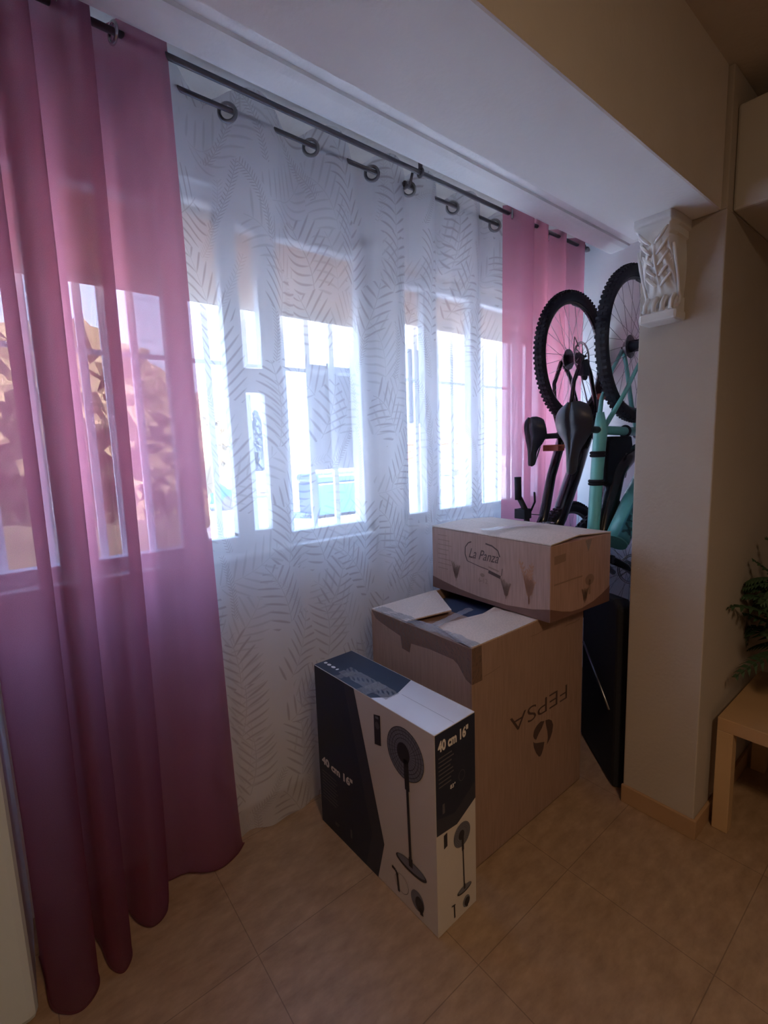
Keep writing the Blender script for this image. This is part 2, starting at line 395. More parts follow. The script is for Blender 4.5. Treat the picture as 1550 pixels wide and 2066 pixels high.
def window(n, x0, x1, stiles, hz, z0=1.085, z1=2.44, ztop=2.04):
    w = struct(f'window_{n}', boxes(((x0, 1.83, z0), (x1, 1.89, z0+.05)), ((x0, 1.83, z1-.05), (x1, 1.89, z1)), ((x0, 1.83, z0), (x0+.04, 1.89, z1)), ((x1-.04, 1.83, z0), (x1, 1.89, z1))), 'frame', bevel=.004)
    for a, b in stiles: obj('stile', boxes(((a, 1.815, z0+.03), (b, 1.865, z1-.045))), 'frame', w, bevel=.004)
    for a, b, c, d in hz: obj('rail', boxes(((a, 1.81, c), (b, 1.87, d))), 'frame', w, bevel=.004)
    obj('glass_pane', boxes(((x0+.04, 1.855, z0+.05), (x1-.04, 1.859, z1-.05))), 'glass', w)
    bm = B(); z = z1-.02; addbox(bm, (x0+.005, 1.925, z1-.06), (x1-.005, 1.985, z1))
    while z > ztop+.02:
        addbox(bm, (x0+.01, 1.935, max(z-.041, ztop)), (x1-.01, 1.945, z-.0005)); z -= .041
    addbox(bm, (x0+.01, 1.93, ztop), (x1-.01, 1.952, ztop+.03))
    obj('roller_shutter', bm, 'shutter', w)
    return w
window(1, -.20, 1.40, [(-.155, -.10), (.105, .215), (.49, .575), (.70, .77), (.848, .935), (1.33, 1.365)],
       [(.70, 1.36, 2.33, 2.37), (-.15, .575, 2.33, 2.37), (.575, .70, 1.115, 1.15), (.70, .85, 1.12, 1.165), (.765, .855, 1.715, 1.81)], ztop=2.068)
window(2, 1.56, 2.82, [(1.60, 1.615), (1.745, 1.835), (2.10, 2.19), (2.54, 2.585)], [(1.60, 2.78, 2.27, 2.32), (1.60, 2.78, 1.115, 1.14)], ztop=2.125)
# the sill boards
for n, (x0, x1) in ((4, (-.2, 1.4)), (5, (1.56, 2.80))):
    struct(f'trim_{n}', boxes(((x0-.02, 1.775, 1.06), (x1+.02, 1.83, 1.084))), 'plaster', 'white window sill board', 'sill', bevel=.004)

def grille(x0, x1, bars, label):
    g = thing('window_grille', label, 'window grille', ((x0+x1)/2, 2.06, 1.03), 'white bar grilles outside the windows')
    for x in bars:
        bm = B(); addbox(bm, (x-.013, 2.035, 1.03), (x+.013, 2.053, 2.50)); obj('bar', bm, 'frame', g)
    for z in (1.05, 1.86, 2.48):
        bm = B(); addbox(bm, (x0, 2.027, z-.009), (x1, 2.035, z+.009)); 
        for xx in (x0+.01, x1-.03): addbox(bm, (xx, 2.0005, z-.009), (xx+.02, 2.03, z+.009))
        obj('cross_rail', bm, 'frame', g)
grille(-.25, 1.56, [-.18, -.04, .10, .262, .335, .432, .56, .705, .87, 1.05, 1.182, 1.318, 1.452], 'white bar grille outside the left window')
grille(1.68, 2.95, [1.745, 1.885, 2.06, 2.18, 2.325, 2.47, 2.61, 2.75, 2.88], 'white bar grille outside the right window')
# sign boards fixed to the grilles
t = thing('sign_board', 'large pale board tied outside the left window grille', 'board', (1.37, 2.07, 1.38))
obj('panel', boxes(((1.19, 2.0605, 1.385), (1.57, 2.075, 1.90))), 'sheetwhite', t, bevel=.003)
for q in (1.30, 1.44): obj('tie', boxes(((q, 2.054, 1.885), (q+.03, 2.0605, 1.91))), 'blackmatt', t)
t = thing('sign_board', 'narrower pale board tied outside the right window grille', 'board', (1.97, 2.07, 1.68))
obj('panel', boxes(((1.85, 2.0605, 1.62), (2.03, 2.075, 2.04))), 'sheetwhite', t, bevel=.003)
obj('tie', boxes(((1.88, 2.054, 2.02), (1.90, 2.0605, 2.05))), 'blackmatt', t)

# ------------------------------------------------------------------ curtain rods
def rod(name, label, y, z, x0, x1, r=.009):
    t = thing(name, label, 'curtain rod', ((x0+x1)/2, y, z), 'curtain rods')
    bm = B(); tube(bm, [(x0, y, z), (x1, y, z)], r, 14); obj('pole', bm, 'rod', t)
    for x, s in ((x0, -1), (x1, 1)):
        bm = B(); tube(bm, [(x, y, z), (x+s*.012, y, z), (x+s*.02, y, z), (x+s*.045, y, z)], [r, r*1.7, r*1.7, r*.8], 14); obj('finial', bm, 'rod', t)
    return t
YR, ZR, YS, ZS = 1.515, 2.592, 1.60, 2.578
rf = rod('curtain_rod', 'front dark curtain rod carrying the pink curtains', YR, ZR, -.07, 2.76)
rb = rod('curtain_rod', 'rear dark curtain rod carrying the printed sheer', YS, ZS, -.07, 2.70, .008)
for x in (1.455, .0, 2.735):
    bm = B(); tube(bm, [(x, YR, ZR+.011), (x, YR, 2.679)], .009, 10); tube(bm, [(x, YR, 2.668), (x, YR, 2.679)], .025, 14)
    torus(bm, (x, YR, ZR), (1, 0, 0), .015, .005, 18, 8); obj('bracket', bm, 'rod', rf)
    bm = B(); tube(bm, [(x-.03, YR+.016, ZR-.002), (x-.02, YR+.045, ZR-.035), (x-.015, YS, ZS-.014)], .006, 8); torus(bm, (x-.015, YS, ZS), (1, 0, 0), .013, .004, 16, 8)
    obj('bracket_arm', bm, 'rod', rb)

# ------------------------------------------------------------------ sheer
CR = [-.06, .10, .24, .40, .54, .684, .86, .992, 1.16, 1.272, 1.44, 1.470, 1.63, 1.741, 1.93, 2.048, 2.20, 2.30]
def fold(x):
    for i in range(len(CR)-1):
        if CR[i] <= x <= CR[i+1]:
            return math.sin(PI*(x-CR[i])/(CR[i+1]-CR[i]))*(1 if i % 2 == 0 else -1)*min(1, (CR[i+1]-CR[i])/.11)
    return 0
SX0, SX1, SZ0, SZ1 = .36, 2.30, .012, 2.63
def sheer_pt(a, b):
    x = SX0+(SX1-SX0)*a; z0 = SZ0; f = fold(x)
    top = SZ1 + .022*max(0, -f) - .030*max(0, f)
    z = z0+(top-z0)*b; k = 1-b
    y = YS + .036*f*(1-.45*k) + .058*k**.7*(1-.25*k) + .010*k*math.sin(x*23+2*k) + .006*k*math.sin(x*51+1.3)
    return (x+.012*k*math.sin(x*17), y, z)
eye = [x for x in CR[1:-1:2] if x > .3]
eye = [.684, .992, 1.272, 1.470, 1.741, 2.048]
def hole(a, b):
    x, y, z = sheer_pt(a, b); return any((x-e)**2*1.4+(z-(ZS-.006))**2 < .0235**2 for e in eye)
t = thing('sheer_curtain', 'translucent white curtain printed with grey leaf sprigs, hanging across the window', 'sheer curtain', (1.1, 1.66, 0))
bm = B(); grid(bm, sheer_pt, 520, 260, uvfn=lambda a, b: ((SX1-SX0)*a*1.15, (SZ1-SZ0)*b), skip=lambda a, b: b > .9 and hole(a, b))
obj('cloth', bm, 'sheer', t)
for e in eye:
    a = (e-SX0)/(SX1-SX0); c = Vector(sheer_pt(a, .97)); c.z = ZS-.006; d = Vector(sheer_pt(a+.004, .97))-Vector(sheer_pt(a-.004, .97))
    bm = B(); torus(bm, (e, c.y, c.z), Vector((-d.y, d.x, 0)), .0265, .0065, 36, 10); obj('eyelet_ring', bm, 'steel', t)

# ------------------------------------------------------------------ pink curtains
def pink(label, bot, top, z0, z1, mix, rings, nz=110):
    t = thing('pink_curtain', label, 'curtain', (sum(p[0] for p in bot)/len(bot), sum(p[1] for p in bot)/len(bot), 0), 'pink curtains')
    P = crom([(x, y, 0) for x, y in bot], 14); Q = crom([(x, y, 0) for x, y in top], 14); n = len(P)-1
    L = [0]
    for i in range(n): L.append(L[-1]+(P[i+1]-P[i]).length)
    def fn(a, b):
        i = min(int(round(a*n)), n); w = mix(b); p = P[i]*(1-w)+Q[i]*w
        z = z0+(z1-z0)*b
        wob = .006*math.sin(L[i]*11+b*6)*(1-b)
        return (p.x+wob*.6, p.y+wob, z + (.012*math.sin(L[i]*14)*max(0, 1-b*12)))
    bm = B(); grid(bm, fn, n, nz, uvfn=lambda a, b: (L[min(int(round(a*n)), n)], (z1-z0)*b))
    obj('cloth', bm, 'pink', t)
    # hems
    bm = B()
    pts = [Vector(fn(i/n, .0))+Vector((0, 0, .004)) for i in range(n+1)]; tube(bm, pts, .003, 6); obj('hem', bm, 'pink', t)
    for (x, y, ax) in rings:
        bm = B(); torus(bm, (x, y, ZR-.004), ax, .023, .005, 30, 8); obj('eyelet_ring', bm, 'silver', t)
    return t
bot = [(-.075, 1.62), (-.068, 1.52), (-.060, 1.43), (-.028, 1.392), (.008, 1.384), (.044, 1.415), (.056, 1.46), (.040, 1.53), (.030, 1.58), (.052, 1.60), (.070, 1.53), (.080, 1.45), (.107, 1.412), (.136, 1.45), (.138, 1.52), (.118, 1.58), (.128, 1.62),
       (.160, 1.60), (.178, 1.54), (.206, 1.500), (.240, 1.51), (.262, 1.55), (.240, 1.60), (.252, 1.645), (.295, 1.63), (.345, 1.615), (.402, 1.572), (.457, 1.565), (.52, 1.595), (.560, 1.632)]
top = [(-.070, 1.57), (-.066, 1.53), (-.062, 1.49), (-.03, 1.468), (.010, 1.462), (.050, 1.465), (.068, 1.49), (.052, 1.53), (.040, 1.565), (.062, 1.575), (.082, 1.53), (.094, 1.475), (.120, 1.455), (.155, 1.475), (.160, 1.52), (.140, 1.56), (.155, 1.58),
       (.185, 1.565), (.205, 1.52), (.225, 1.462), (.262, 1.460), (.292, 1.50), (.270, 1.545), (.285, 1.578), (.310, 1.574), (.335, 1.562), (.365, 1.515), (.40, 1.472), (.445, 1.478), (.483, 1.520)]
pink('long pink curtain bunched at the left, nearest the camera', bot, top, .014, 2.635, lambda b: min(1, (b*1.02)**.42), [(.115, 1.49, (.8, -.5, 0)), (.235, 1.49, (.6, -.8, 0)), (.345, YR, (1, .2, 0))])
bot2 = [(1.935, 1.50), (2.03, 1.47), (2.13, 1.475), (2.21, 1.53), (2.235, 1.585), (2.27, 1.53), (2.30, 1.48), (2.34, 1.50), (2.37, 1.56), (2.41, 1.60), (2.46, 1.55), (2.52, 1.51), (2.555, 1.56), (2.58, 1.60), (2.63, 1.58), (2.68, 1.53), (2.71, 1.53)]
top2 = [(2.02, 1.535), (2.08, 1.48), (2.17, 1.475), (2.24, 1.505), (2.255, 1.555), (2.275, 1.52), (2.30, 1.475), (2.335, 1.485), (2.36, 1.53), (2.40, 1.562), (2.45, 1.545), (2.51, 1.49), (2.55, 1.52), (2.575, 1.56), (2.63, 1.55), (2.685, 1.50), (2.715, 1.49)]
pink('pink curtain hanging beyond the boxes, right of the printed sheer', bot2, top2, .014, 2.63, lambda b: min(1, b**.6), [(2.055, 1.505, (.6, -.8, 0)), (2.42, 1.54, (.5, -.8, 0)), (2.60, 1.545, (.5, -.8, 0))])

# ------------------------------------------------------------------ plaster corbel on the pillar
c = thing('wall_corbel', 'white plaster corbel with acanthus leaf under the beam, on the pillar', 'corbel', (1.85, .70, 1.87))
prof = [(.150, 2.189), (.150, 2.170), (.140, 2.160), (.128, 2.135), (.118, 2.10), (.095, 2.05), (.066, 2.00), (.050, 1.965), (.045, 1.945), (.052, 1.925), (.070, 1.915), (.078, 1.90), (.072, 1.886), (.05, 1.878), (.0, 1.874)]
PR = crom([(d, z, 0) for d, z in prof], 6)
def halfw(z): 
    if z > 2.16: return .064
    if z > 2.13: return .056
    if z > 1.95: return .050 + .004*math.cos((z-2.05)*20)
    return .052
def corb(a, b):
    i = min(int(b*(len(PR)-1)+.5), len(PR)-1); d, z = PR[i].x, PR[i].y; s = (a-.5)*2; hw = halfw(z)
    rel = 0
    if 1.955 < z < 2.15:
        k = (z-1.955)/.195; e = math.sin(PI*min(1, k*1.05))
        rel = .014*e*(math.cos(s*1.2))**2 + .007*e*math.cos((abs(s)*1.6+k*2.2)*2*PI)*min(1, abs(s)*3) + .010*math.exp(-(s/.10)**2)*e
    elif 1.905 < z <= 1.955: rel = .006*abs(math.sin(s*5*PI/2))
    edge = max(0, (abs(s)-.86)/.14); 
    return (1.8545-(d+rel)*(1-edge*edge*.35), .712+s*hw, z)
bm = B(); nu, nv = 44, len(PR)-1
grid(bm, corb, nu, nv)
bm.verts.ensure_lookup_table()
vs = list(bm.verts)
for side in (0, nu):
    row = vs[side*(nv+1):(side+1)*(nv+1)]; bk = [bm.verts.new((1.8545, v.co.y, v.co.z)) for v in row]
    for j in range(nv): bm.faces.new((row[j], row[j+1], bk[j+1], bk[j]))
obj('scroll_body', bm, 'plaster', c)
bm = boxes(((1.772, .652, 1.872), (1.8545, .775, 1.905))); obj('foot_slab', bm, 'plaster', c, bevel=.01)
bm = B()
for s in (-1, 1): tube(bm, [(1.8545-max(d, .03)+.004, .712+s*(halfw(z)+.001), z) for d, z in prof[4:11]], .0055, 8)
for q in range(5):
    for s in (-1, 1):
        z0 = 1.985+q*.030; d0 = .068+q*.014
        pts = [(1.8545-d0-.014-.004*math.sin(k/4*PI), .712+s*(.006+k*.0095), z0+k*.008+(k/4)**2*.012) for k in range(5)]
        tube(bm, pts, [.003, .005, .006, .005, .002], 8)
obj('leaf_relief', bm, 'plaster', c)
bm = B()
for k in range(4): tube(bm, [(1.8545-.055, .672+k*.027, 1.955), (1.8545-.078, .672+k*.027, 1.93), (1.8545-.080, .672+k*.027, 1.905)], .008, 8)
obj('bead_row', bm, 'plaster', c)

# ------------------------------------------------------------------ fan carton
FL, FC, FR, FH = Vector((.85, 1.535, 0)), Vector((.871, .901, 0)), Vector((1.052, .907, 0)), .66
FB = FL+(FR-FC)
t = thing('fan_box', 'black and white pedestal fan carton marked 40 cm 16", standing on the floor', 'box', tuple((FL+FR)/2))
bm = B(); lo = [bm.verts.new(p+Vector((0, 0, .0005))) for p in (FL, FC, FR, FB)]; hi = [bm.verts.new(p+Vector((0, 0, FH))) for p in (FL, FC, FR, FB)]
bm.faces.new(lo[::-1]); bm.faces.new(hi)
for i in range(4): bm.faces.new((lo[i], lo[(i+1) % 4], hi[(i+1) % 4], hi[i]))
obj('carton', bm, 'boxwhite', t, bevel=.0015)
ART = ['boxnavy', 'boxgrey', 'printwhite', 'printdim', 'picgrey', 'picdark', 'boxtop']
def draw_fan(f, bm, cx, cy, R, poleb, bx, by, brx, bry, lean=0):
    f.ell(bm, cx, cy, R*.97, R, 4, .0011)
    for q in (.99, .86, .72, .58):
        n = 40; f.line(bm, [(cx+R*q*.97*math.cos(2*PI*i/n), cy+R*q*math.sin(2*PI*i/n)) for i in range(n+1)], R*.022, 5, .0014)
    for k in range(30):
        a = 2*PI*k/30; f.line(bm, [(cx+R*.3*math.cos(a), cy+R*.3*math.sin(a)), (cx+R*.95*math.cos(a+.25), cy+R*.98*math.sin(a+.25))], R*.012, 5, .0013)
    f.ell(bm, cx-R*.08, cy, R*.34, R*.40, 5, .0016)
    f.line(bm, [(cx+R*.05, cy-R*.2), (cx+R*.08, cy-R*1.4)], R*.24, 5, .0016); f.line(bm, [(cx+R*.08, cy-R*1.35), (bx, by)], R*.13, 5, .0016)
    f.ell(bm, bx, by, brx, bry, 5, .0015)
    f.ell(bm, bx, by+bry*.18, brx*.9, bry*.75, 4, .0016)
    f.line(bm, [(bx, by), (bx, by+bry*1.5)], R*.2, 5, .0018)
f = Face(FL, FC-FL, (0, 0, 1)); bm = B()
f.poly(bm, [(.001, .001), (.351, .001), (.391, .153), (.253, .659), (.001, .659)], 1, .0007)
f.poly(bm, [(.001, .001), (.285, .001), (.325, .153), (.192, .659), (.001, .659)], 0, .0010)
f.text(bm, '40 cm 16"', .022, .262, .034, w=.20, bold=.045, mi=2, off=.0014)
for i in range(9): f.line(bm, [(.020, .232-i*.014), (.115+.008*math.sin(i*2.1), .232-i*.014)], .0045, 3, .0014)
f.text(bm, '80°', .095, .040, .016, bold=.03, mi=3, off=.0014)
f.line(bm, [(.20, .05), (.20, .085)], .01, 3, .0014)
f.poly(bm, [(.360, .505), (.393, .512), (.393, .618), (.360, .610)], 5, .001)
f.ell(bm, .377, .578, .011, .013, 3, .0015); f.line(bm, [(.369, .604), (.385, .606)], .008, 4, .0015)
draw_fan(f, bm, .508, .542, .085, 0, .521, .162, .070, .021)
f.line(bm, [(.428, .100), (.445, .097), (.456, .086)], .010, 5, .001); f.line(bm, [(.452, .092), (.459, .028)], .010, 5, .001)
n = 30; f.line(bm, [(.474+.032*math.cos(2*PI*i/n), .068+.032*math.sin(2*PI*i/n)) for i in range(n+1)], .0012, 3, .001)
f.ell(bm, .547, .062, .030, .034, 4, .001); f.ell(bm, .556, .055, .019, .026, 5, .0012); f.line(bm, [(.560, .045), (.566, .024)], .014, 5, .0012)
obj('front_artwork', bm, ART, t)
f = Face(FC, FR-FC, (0, 0, 1)); bm = B()
f.poly(bm, [(.001, .340), (.091, .331), (.180, .372), (.180, .659), (.001, .659)], 1, .0007)
f.poly(bm, [(.001, .395), (.080, .375), (.1795, .430), (.1795, .659), (.001, .659)], 0, .0010)
f.text(bm, '40 cm 16"', .012, .600, .036, w=.136, bold=.045, mi=2, off=.0014)
for i in range(8): f.line(bm, [(.013, .582-i*.013), (.072+.008*math.sin(i*1.7), .582-i*.013)], .0045, 3, .0014)
f.text(bm, '83°', .062, .462, .014, bold=.03, mi=2, off=.0014)
n = 24; f.line(bm, [(.115+.014*math.cos(2*PI*i/n), .482+.017*math.sin(2*PI*i/n)) for i in range(n+1)], .0018, 3, .0014)
f.line(bm, [(.032, .40), (.032, .432)], .010, 3, .0014)
draw_fan(f, bm, .113, .283, .040, 0, .121, .088, .034, .012)
f.poly(bm, [(.031, .282), (.046, .285), (.046, .330), (.031, .327)], 5, .001)
f.line(bm, [(.060, .066), (.078, .062)], .004, 5, .001); f.line(bm, [(.072, .066), (.074, .018)], .006, 5, .001)
f.ell(bm, .130, .038, .017, .020, 4, .001); f.ell(bm, .133, .035, .013, .015, 5, .0012); f.line(bm, [(.133, .03), (.133, .016)], .008, 5, .0012)
obj('side_artwork', bm, ART, t)
f = Face(FL+Vector((0, 0, FH)), FC-FL, FR-FC); bm = B()
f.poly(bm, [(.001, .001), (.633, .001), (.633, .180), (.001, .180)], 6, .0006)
f.poly(bm, [(.001, .001), (.345, .001), (.384, .045), (.384, .090), (.352, .180), (.001, .180)], 0, .0010)
for i, (a, w) in enumerate(((.020, .016), (.044, .020), (.072, .022), (.098, .010))): f.ell(bm, a, .040, w*.5, .007, 2, .0014, 14)
f.line(bm, [(.40, .090), (.63, .090)], .0012, 4, .0012)
f.line(bm, [(0.001, .1803), (.634, .1803)], .0016, 2, .0012)
obj('top_artwork', bm, ART, t)
bm = B()
def ft(a, b):
    x, y = .120+.27*a, .028+.060*b; z = .0016+.0012*math.sin(a*31+b*9)*math.sin(b*14+a*17)
    return f.P(x, y, z)
grid(bm, ft, 50, 16)
def ft2(a, b):
    x, y = .27+.055*a, -.002+.090*b; return f.P(x+.01*b, y, .0032+.0022*math.sin(a*19+b*23)*math.sin(b*29-a*7))
grid(bm, ft2, 16, 40)
def ft3(a, b): return f.P(.135+.03*a+.02*b, .0+.07*b, .0030+.002*math.sin(a*15+b*21))
grid(bm, ft3, 8, 24)
obj('tape_strip', bm, 'tape', t)

# ------------------------------------------------------------------ big carton
X0, X1, Y0, Y1, HB = 1.13, 1.84, .985, 1.53, .815
t = thing('large_carton', 'large brown cardboard carton with upside-down lettering, on the floor behind the fan box', 'box', (1.48, 1.26, 0))
bm = B(); T_ = .006
addbox(bm, (X0, Y0, 0.0005), (X1, Y0+T_, HB)); addbox(bm, (X0, Y1-T_, 0.0005), (X1, Y1, HB)); addbox(bm, (X0, Y0+T_, 0.0005), (X0+T_, Y1-T_, HB)); addbox(bm, (X1-T_, Y0+T_, 0.0005), (X1, Y1-T_, HB)); addbox(bm, (X0, Y0, 0.0004), (X1, Y1, .006))
obj('carton', bm, 'card', t, bevel=.002)
# flaps: long flap on the camera side, one on the window side, inner flaps sunk
bm = B()
def slab(bm, pts, th=.005):
    a = [bm.verts.new(p) for p in pts]; b = [bm.verts.new((p[0], p[1], p[2]-th)) for p in pts]; n = len(pts)
    bm.faces.new(a); bm.faces.new(b[::-1])
    for i in range(n): bm.faces.new((a[i], a[(i+1) % n], b[(i+1) % n], b[i]))
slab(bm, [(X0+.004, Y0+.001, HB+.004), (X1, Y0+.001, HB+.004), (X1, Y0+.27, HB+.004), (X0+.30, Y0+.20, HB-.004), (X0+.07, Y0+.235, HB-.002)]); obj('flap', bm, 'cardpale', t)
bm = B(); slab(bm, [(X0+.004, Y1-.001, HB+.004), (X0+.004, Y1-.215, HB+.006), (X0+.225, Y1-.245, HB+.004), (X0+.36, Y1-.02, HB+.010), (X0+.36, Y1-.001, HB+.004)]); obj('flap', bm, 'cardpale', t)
bm = B(); slab(bm, [(X0+.012, Y0+.01, HB-.012), (X0+.28, Y0+.01, HB-.030), (X0+.28, Y1-.01, HB-.030), (X0+.012, Y1-.01, HB-.012)]); obj('inner_flap', bm, 'card', t)
bm = B(); slab(bm, [(X0+.29, Y0+.01, HB-.045), (X1-.01, Y0+.01, HB-.045), (X1-.01, Y1-.01, HB-.045), (X0+.29, Y1-.01, HB-.045)]); obj('inner_flap', bm, 'innershade', t)
f = Face((X0, Y0, 0), (1, 0, 0), (0, 0, 1)); bm = B()
f.text(bm, 'FEPSA', .205, .425, .062, w=.385, rot180=True, mi=0, bold=-.008)
f.poly(bm, [(.427, .390), (.400, .398), (.374, .391), (.357, .378), (.351, .358), (.358, .343), (.371, .334), (.388, .352), (.410, .368)], 0)
f.poly(bm, [(.432, .390), (.458, .384), (.478, .371), (.489, .348), (.484, .320), (.471, .300), (.447, .281), (.452, .310), (.448, .338), (.440, .362)], 0)
f.poly(bm, [(.351, .334), (.362, .324), (.380, .316), (.402, .309), (.428, .300), (.420, .275), (.411, .258), (.400, .250), (.389, .255), (.371, .278), (.357, .306)], 0)
f.line(bm, [(.566, .742), (.60, .744), (.64, .740), (.68, .744)], .006, 1); f.text(bm, 'E5M', .60, .752, .018, mi=1)
f.line(bm, [(.33, .766), (.37, .763), (.41, .768), (.455, .765)], .004, 1); f.line(bm, [(.06, .700), (.10, .702), (.15, .708)], .004, 1)
obj('printed_marks', bm, ['ink', 'inkfaint'], t)
# tape round the near top edge
f = Face((X0, Y1, 0), (0, -1, 0), (0, 0, 1)); bm = B()
f.poly(bm, [(.004, .8150), (.03, .785), (.065, .776), (.12, .765), (.186, .754), (.193, .707), (.237, .703), (.247, .742), (.35, .752), (.463, .752), (.484, .742), (.52, .700), (.5455, .690), (.5455, .8155)], 0, .001)
obj('tape_strip', bm, 'tapebrown', t); bm = B(); g = Face((X0, Y0, 0), (1, 0, 0), (0, 0, 1)); g.poly(bm, [(0, .690), (.052, .690), (.050, .8155), (0, .8155)], 0, .001)
obj('tape_strip', bm, 'tapebrown', t)
bm = B()
def tp(a, b):
    y = Y0+.002+(Y1-Y0-.03)*a; x = X0-.004+.050*b
    return (x, y, HB+.007+.004*math.sin(a*37+b*11)*math.sin(b*9+a*13)+.006*max(0, math.sin(a*7))*(1-b)*.7)
grid(bm, tp, 90, 10)
def tp2(a, b): return (X0+.05+.24*b, Y0+.205+.035*a+.03*b, HB+.0065+.0015*math.sin(b*40+a*9))
grid(bm, tp2, 6, 40)
obj('tape_strip', bm, 'tape', t)

# ------------------------------------------------------------------ small carton on top
s0, s1, s2 = Vector((1.530, 1.568, 0)), Vector((1.500, .930, 0)), Vector((1.897, .905, 0)); s3 = s0+(s2-s1)
zb, zt = .8205, 1.108
t = thing('small_carton', 'smaller reddish-brown cardboard carton with faded wheat print, on top of the large carton', 'box', tuple((s0+s2)/2+Vector((0, 0, zb))))
bm = B(); lo = [bm.verts.new(p+Vector((0, 0, zb))) for p in (s0, s1, s2, s3)]; hi = [bm.verts.new(p+Vector((0, 0, zt))) for p in (s0, s1, s2, s3)]
bm.faces.new(lo[::-1]); bm.faces.new(hi)
for i in range(4): bm.faces.new((lo[i], lo[(i+1) % 4], hi[(i+1) % 4], hi[i]))
obj('carton', bm, 'cardred', t, bevel=.003)
u, v = (s1-s0), (s2-s1); Lu, Lv = u.length, v.length; un, vn = u.normalized(), v.normalized()
def sp(a, b, z): p = s0+un*a+vn*b; return (p.x, p.y, z)
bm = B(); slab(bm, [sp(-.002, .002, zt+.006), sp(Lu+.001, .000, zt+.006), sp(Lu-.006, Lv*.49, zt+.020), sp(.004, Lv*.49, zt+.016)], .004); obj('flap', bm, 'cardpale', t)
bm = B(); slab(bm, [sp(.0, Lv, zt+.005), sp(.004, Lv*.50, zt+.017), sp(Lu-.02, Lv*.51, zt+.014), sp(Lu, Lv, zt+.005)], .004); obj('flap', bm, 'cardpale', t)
f = Face(s0+Vector((0, 0, zb)), s1-s0, (0, 0, 1)); g = Face(s1+Vector((0, 0, zb)), s2-s1, (0, 0, 1)); bm = B(); H = zt-zb
for fa, top_ in ((f, [(0, .055), (.08, .042), (.18, .028), (.30, .020), (.44, .020), (.56, .034), (.6375, .052)]), (g, [(0, .052), (.07, .030), (.13, .016), (.20, .014), (.28, .026), (.34, .044), (.396, .066)])):
    fa.poly(bm, [(top_[0][0], .001)]+top_+[(top_[-1][0], .001)], 1)
n = 40; pts = []
f.line(bm, [(.225, .165), (.213, .195), (.215, .225), (.232, .245), (.25, .252)], .005, 0)
f.line(bm, [(.33, .255), (.365, .250), (.395, .235), (.405, .210)], .006, 0)
f.line(bm, [(.225, .165), (.30, .152), (.345, .147)], .003, 0); f.line(bm, [(.345, .140), (.408, .127)], .014, 0); f.line(bm, [(.345, .160), (.40, .150)], .006, 2)
f.line(bm, [(.418, .165), (.413, .135)], .003, 0)
f.text(bm, 'La Panza', .235, .182, .042, w=.165, shear=.45, mi=0)
f.text(bm, '6-12', .29, .085, .02, mi=2); f.ell(bm, .312, .118, .012, .008, 2)
for i in range(8): f.line(bm, [(.04, .258-i*.022), (.10+.03*math.sin(i*2.3)**2, .258-i*.022)], .003, 2)
def wheat(fa, x, y, h, n, mi, lean=0):
    for k in range(n):
        a = (k/(n-1)-.5)*.9+lean; L = h*(.75+.25*math.cos(k*1.7))
        p = [(x+math.sin(a*q)*L*q*.6, y+L*q) for q in (0, .25, .5, .75, 1)]
        fa.line(bm, p, .003, mi)
        for q in range(6):
            tq = .45+q*.09; cx, cy = x+math.sin(a*tq)*L*tq*.6, y+L*tq
            for s in (-1, 1): fa.ell(bm, cx+s*.006, cy, .0035, .009, mi, .0012, 8, s*-.5)
wheat(f, .545, .05, .17, 7, 3); wheat(f, .435, .045, .08, 4, 2); wheat(f, .155, .06, .09, 4, 2)
g.poly(bm, [(.02, .215), (.09, .220), (.09, .250), (.02, .247)], 2)
g.line(bm, [(.02, .14), (.08, .141), (.13, .143), (.20, .143)], .006, 2); g.ell(bm, .25, .12, .03, .022, 2); g.line(bm, [(.25, .12), (.25, .06)], .014, 2)
wheat(g, .22, .03, .06, 5, 2)
obj('printed_marks', bm, ['ink', 'carddark', 'inkfaint', 'inkred'], t)
bm = B()
def tq(a, b): p = sp(.29+.05*b+.08*a, Lv*a*.9, zt+.0245-.002*abs(a-.5)+.0012*math.sin(a*30+b*8)); return p
grid(bm, tq, 40, 6)
def tq2(a, b): w = .020*(1-b)+.002; return tuple(g.P(.235+(a-.5)*w*2, H-.006-.045*b, .0022))
grid(bm, tq2, 4, 8)
obj('tape_strip', bm, 'tape', t)

# ------------------------------------------------------------------ black case in the gap
t = thing('black_case', 'flat black upright case in the gap between the large carton and the pillar', 'case', (2.02, 1.0, 0))
a0, a1 = Vector((1.885, .862, 0)), Vector((2.16, 1.16, 0)); d = (a1-a0).normalized(); nn = Vector((d.y, -d.x, 0))
bm = B()
for k in (0, 1): pass
outl = [(0, .0), (0, .80), (.06, .822), (.2, .80), ((a1-a0).length, .755), ((a1-a0).length, .0)]
A_ = [bm.verts.new(a0+d*x+Vector((0, 0, z+.001))) for x, z in outl]; B_ = [bm.verts.new(a0+d*x+nn*.07+Vector((0, 0, z+.001))) for x, z in outl]
bm.faces.new(A_); bm.faces.new(B_[::-1])
for i in range(len(outl)): bm.faces.new((A_[i], A_[(i+1) % len(outl)], B_[(i+1) % len(outl)], B_[i]))
obj('shell', bm, 'fabricblack', t, bevel=.015)
for side in (0, ):
    bm = B(); off = -nn*.002
    tube(bm, [a0+d*.05+off+Vector((0, 0, .33)), a0+d*.38+off+Vector((0, 0, .50))], .006, 8); obj('metal_strip', bm, 'steel', t)

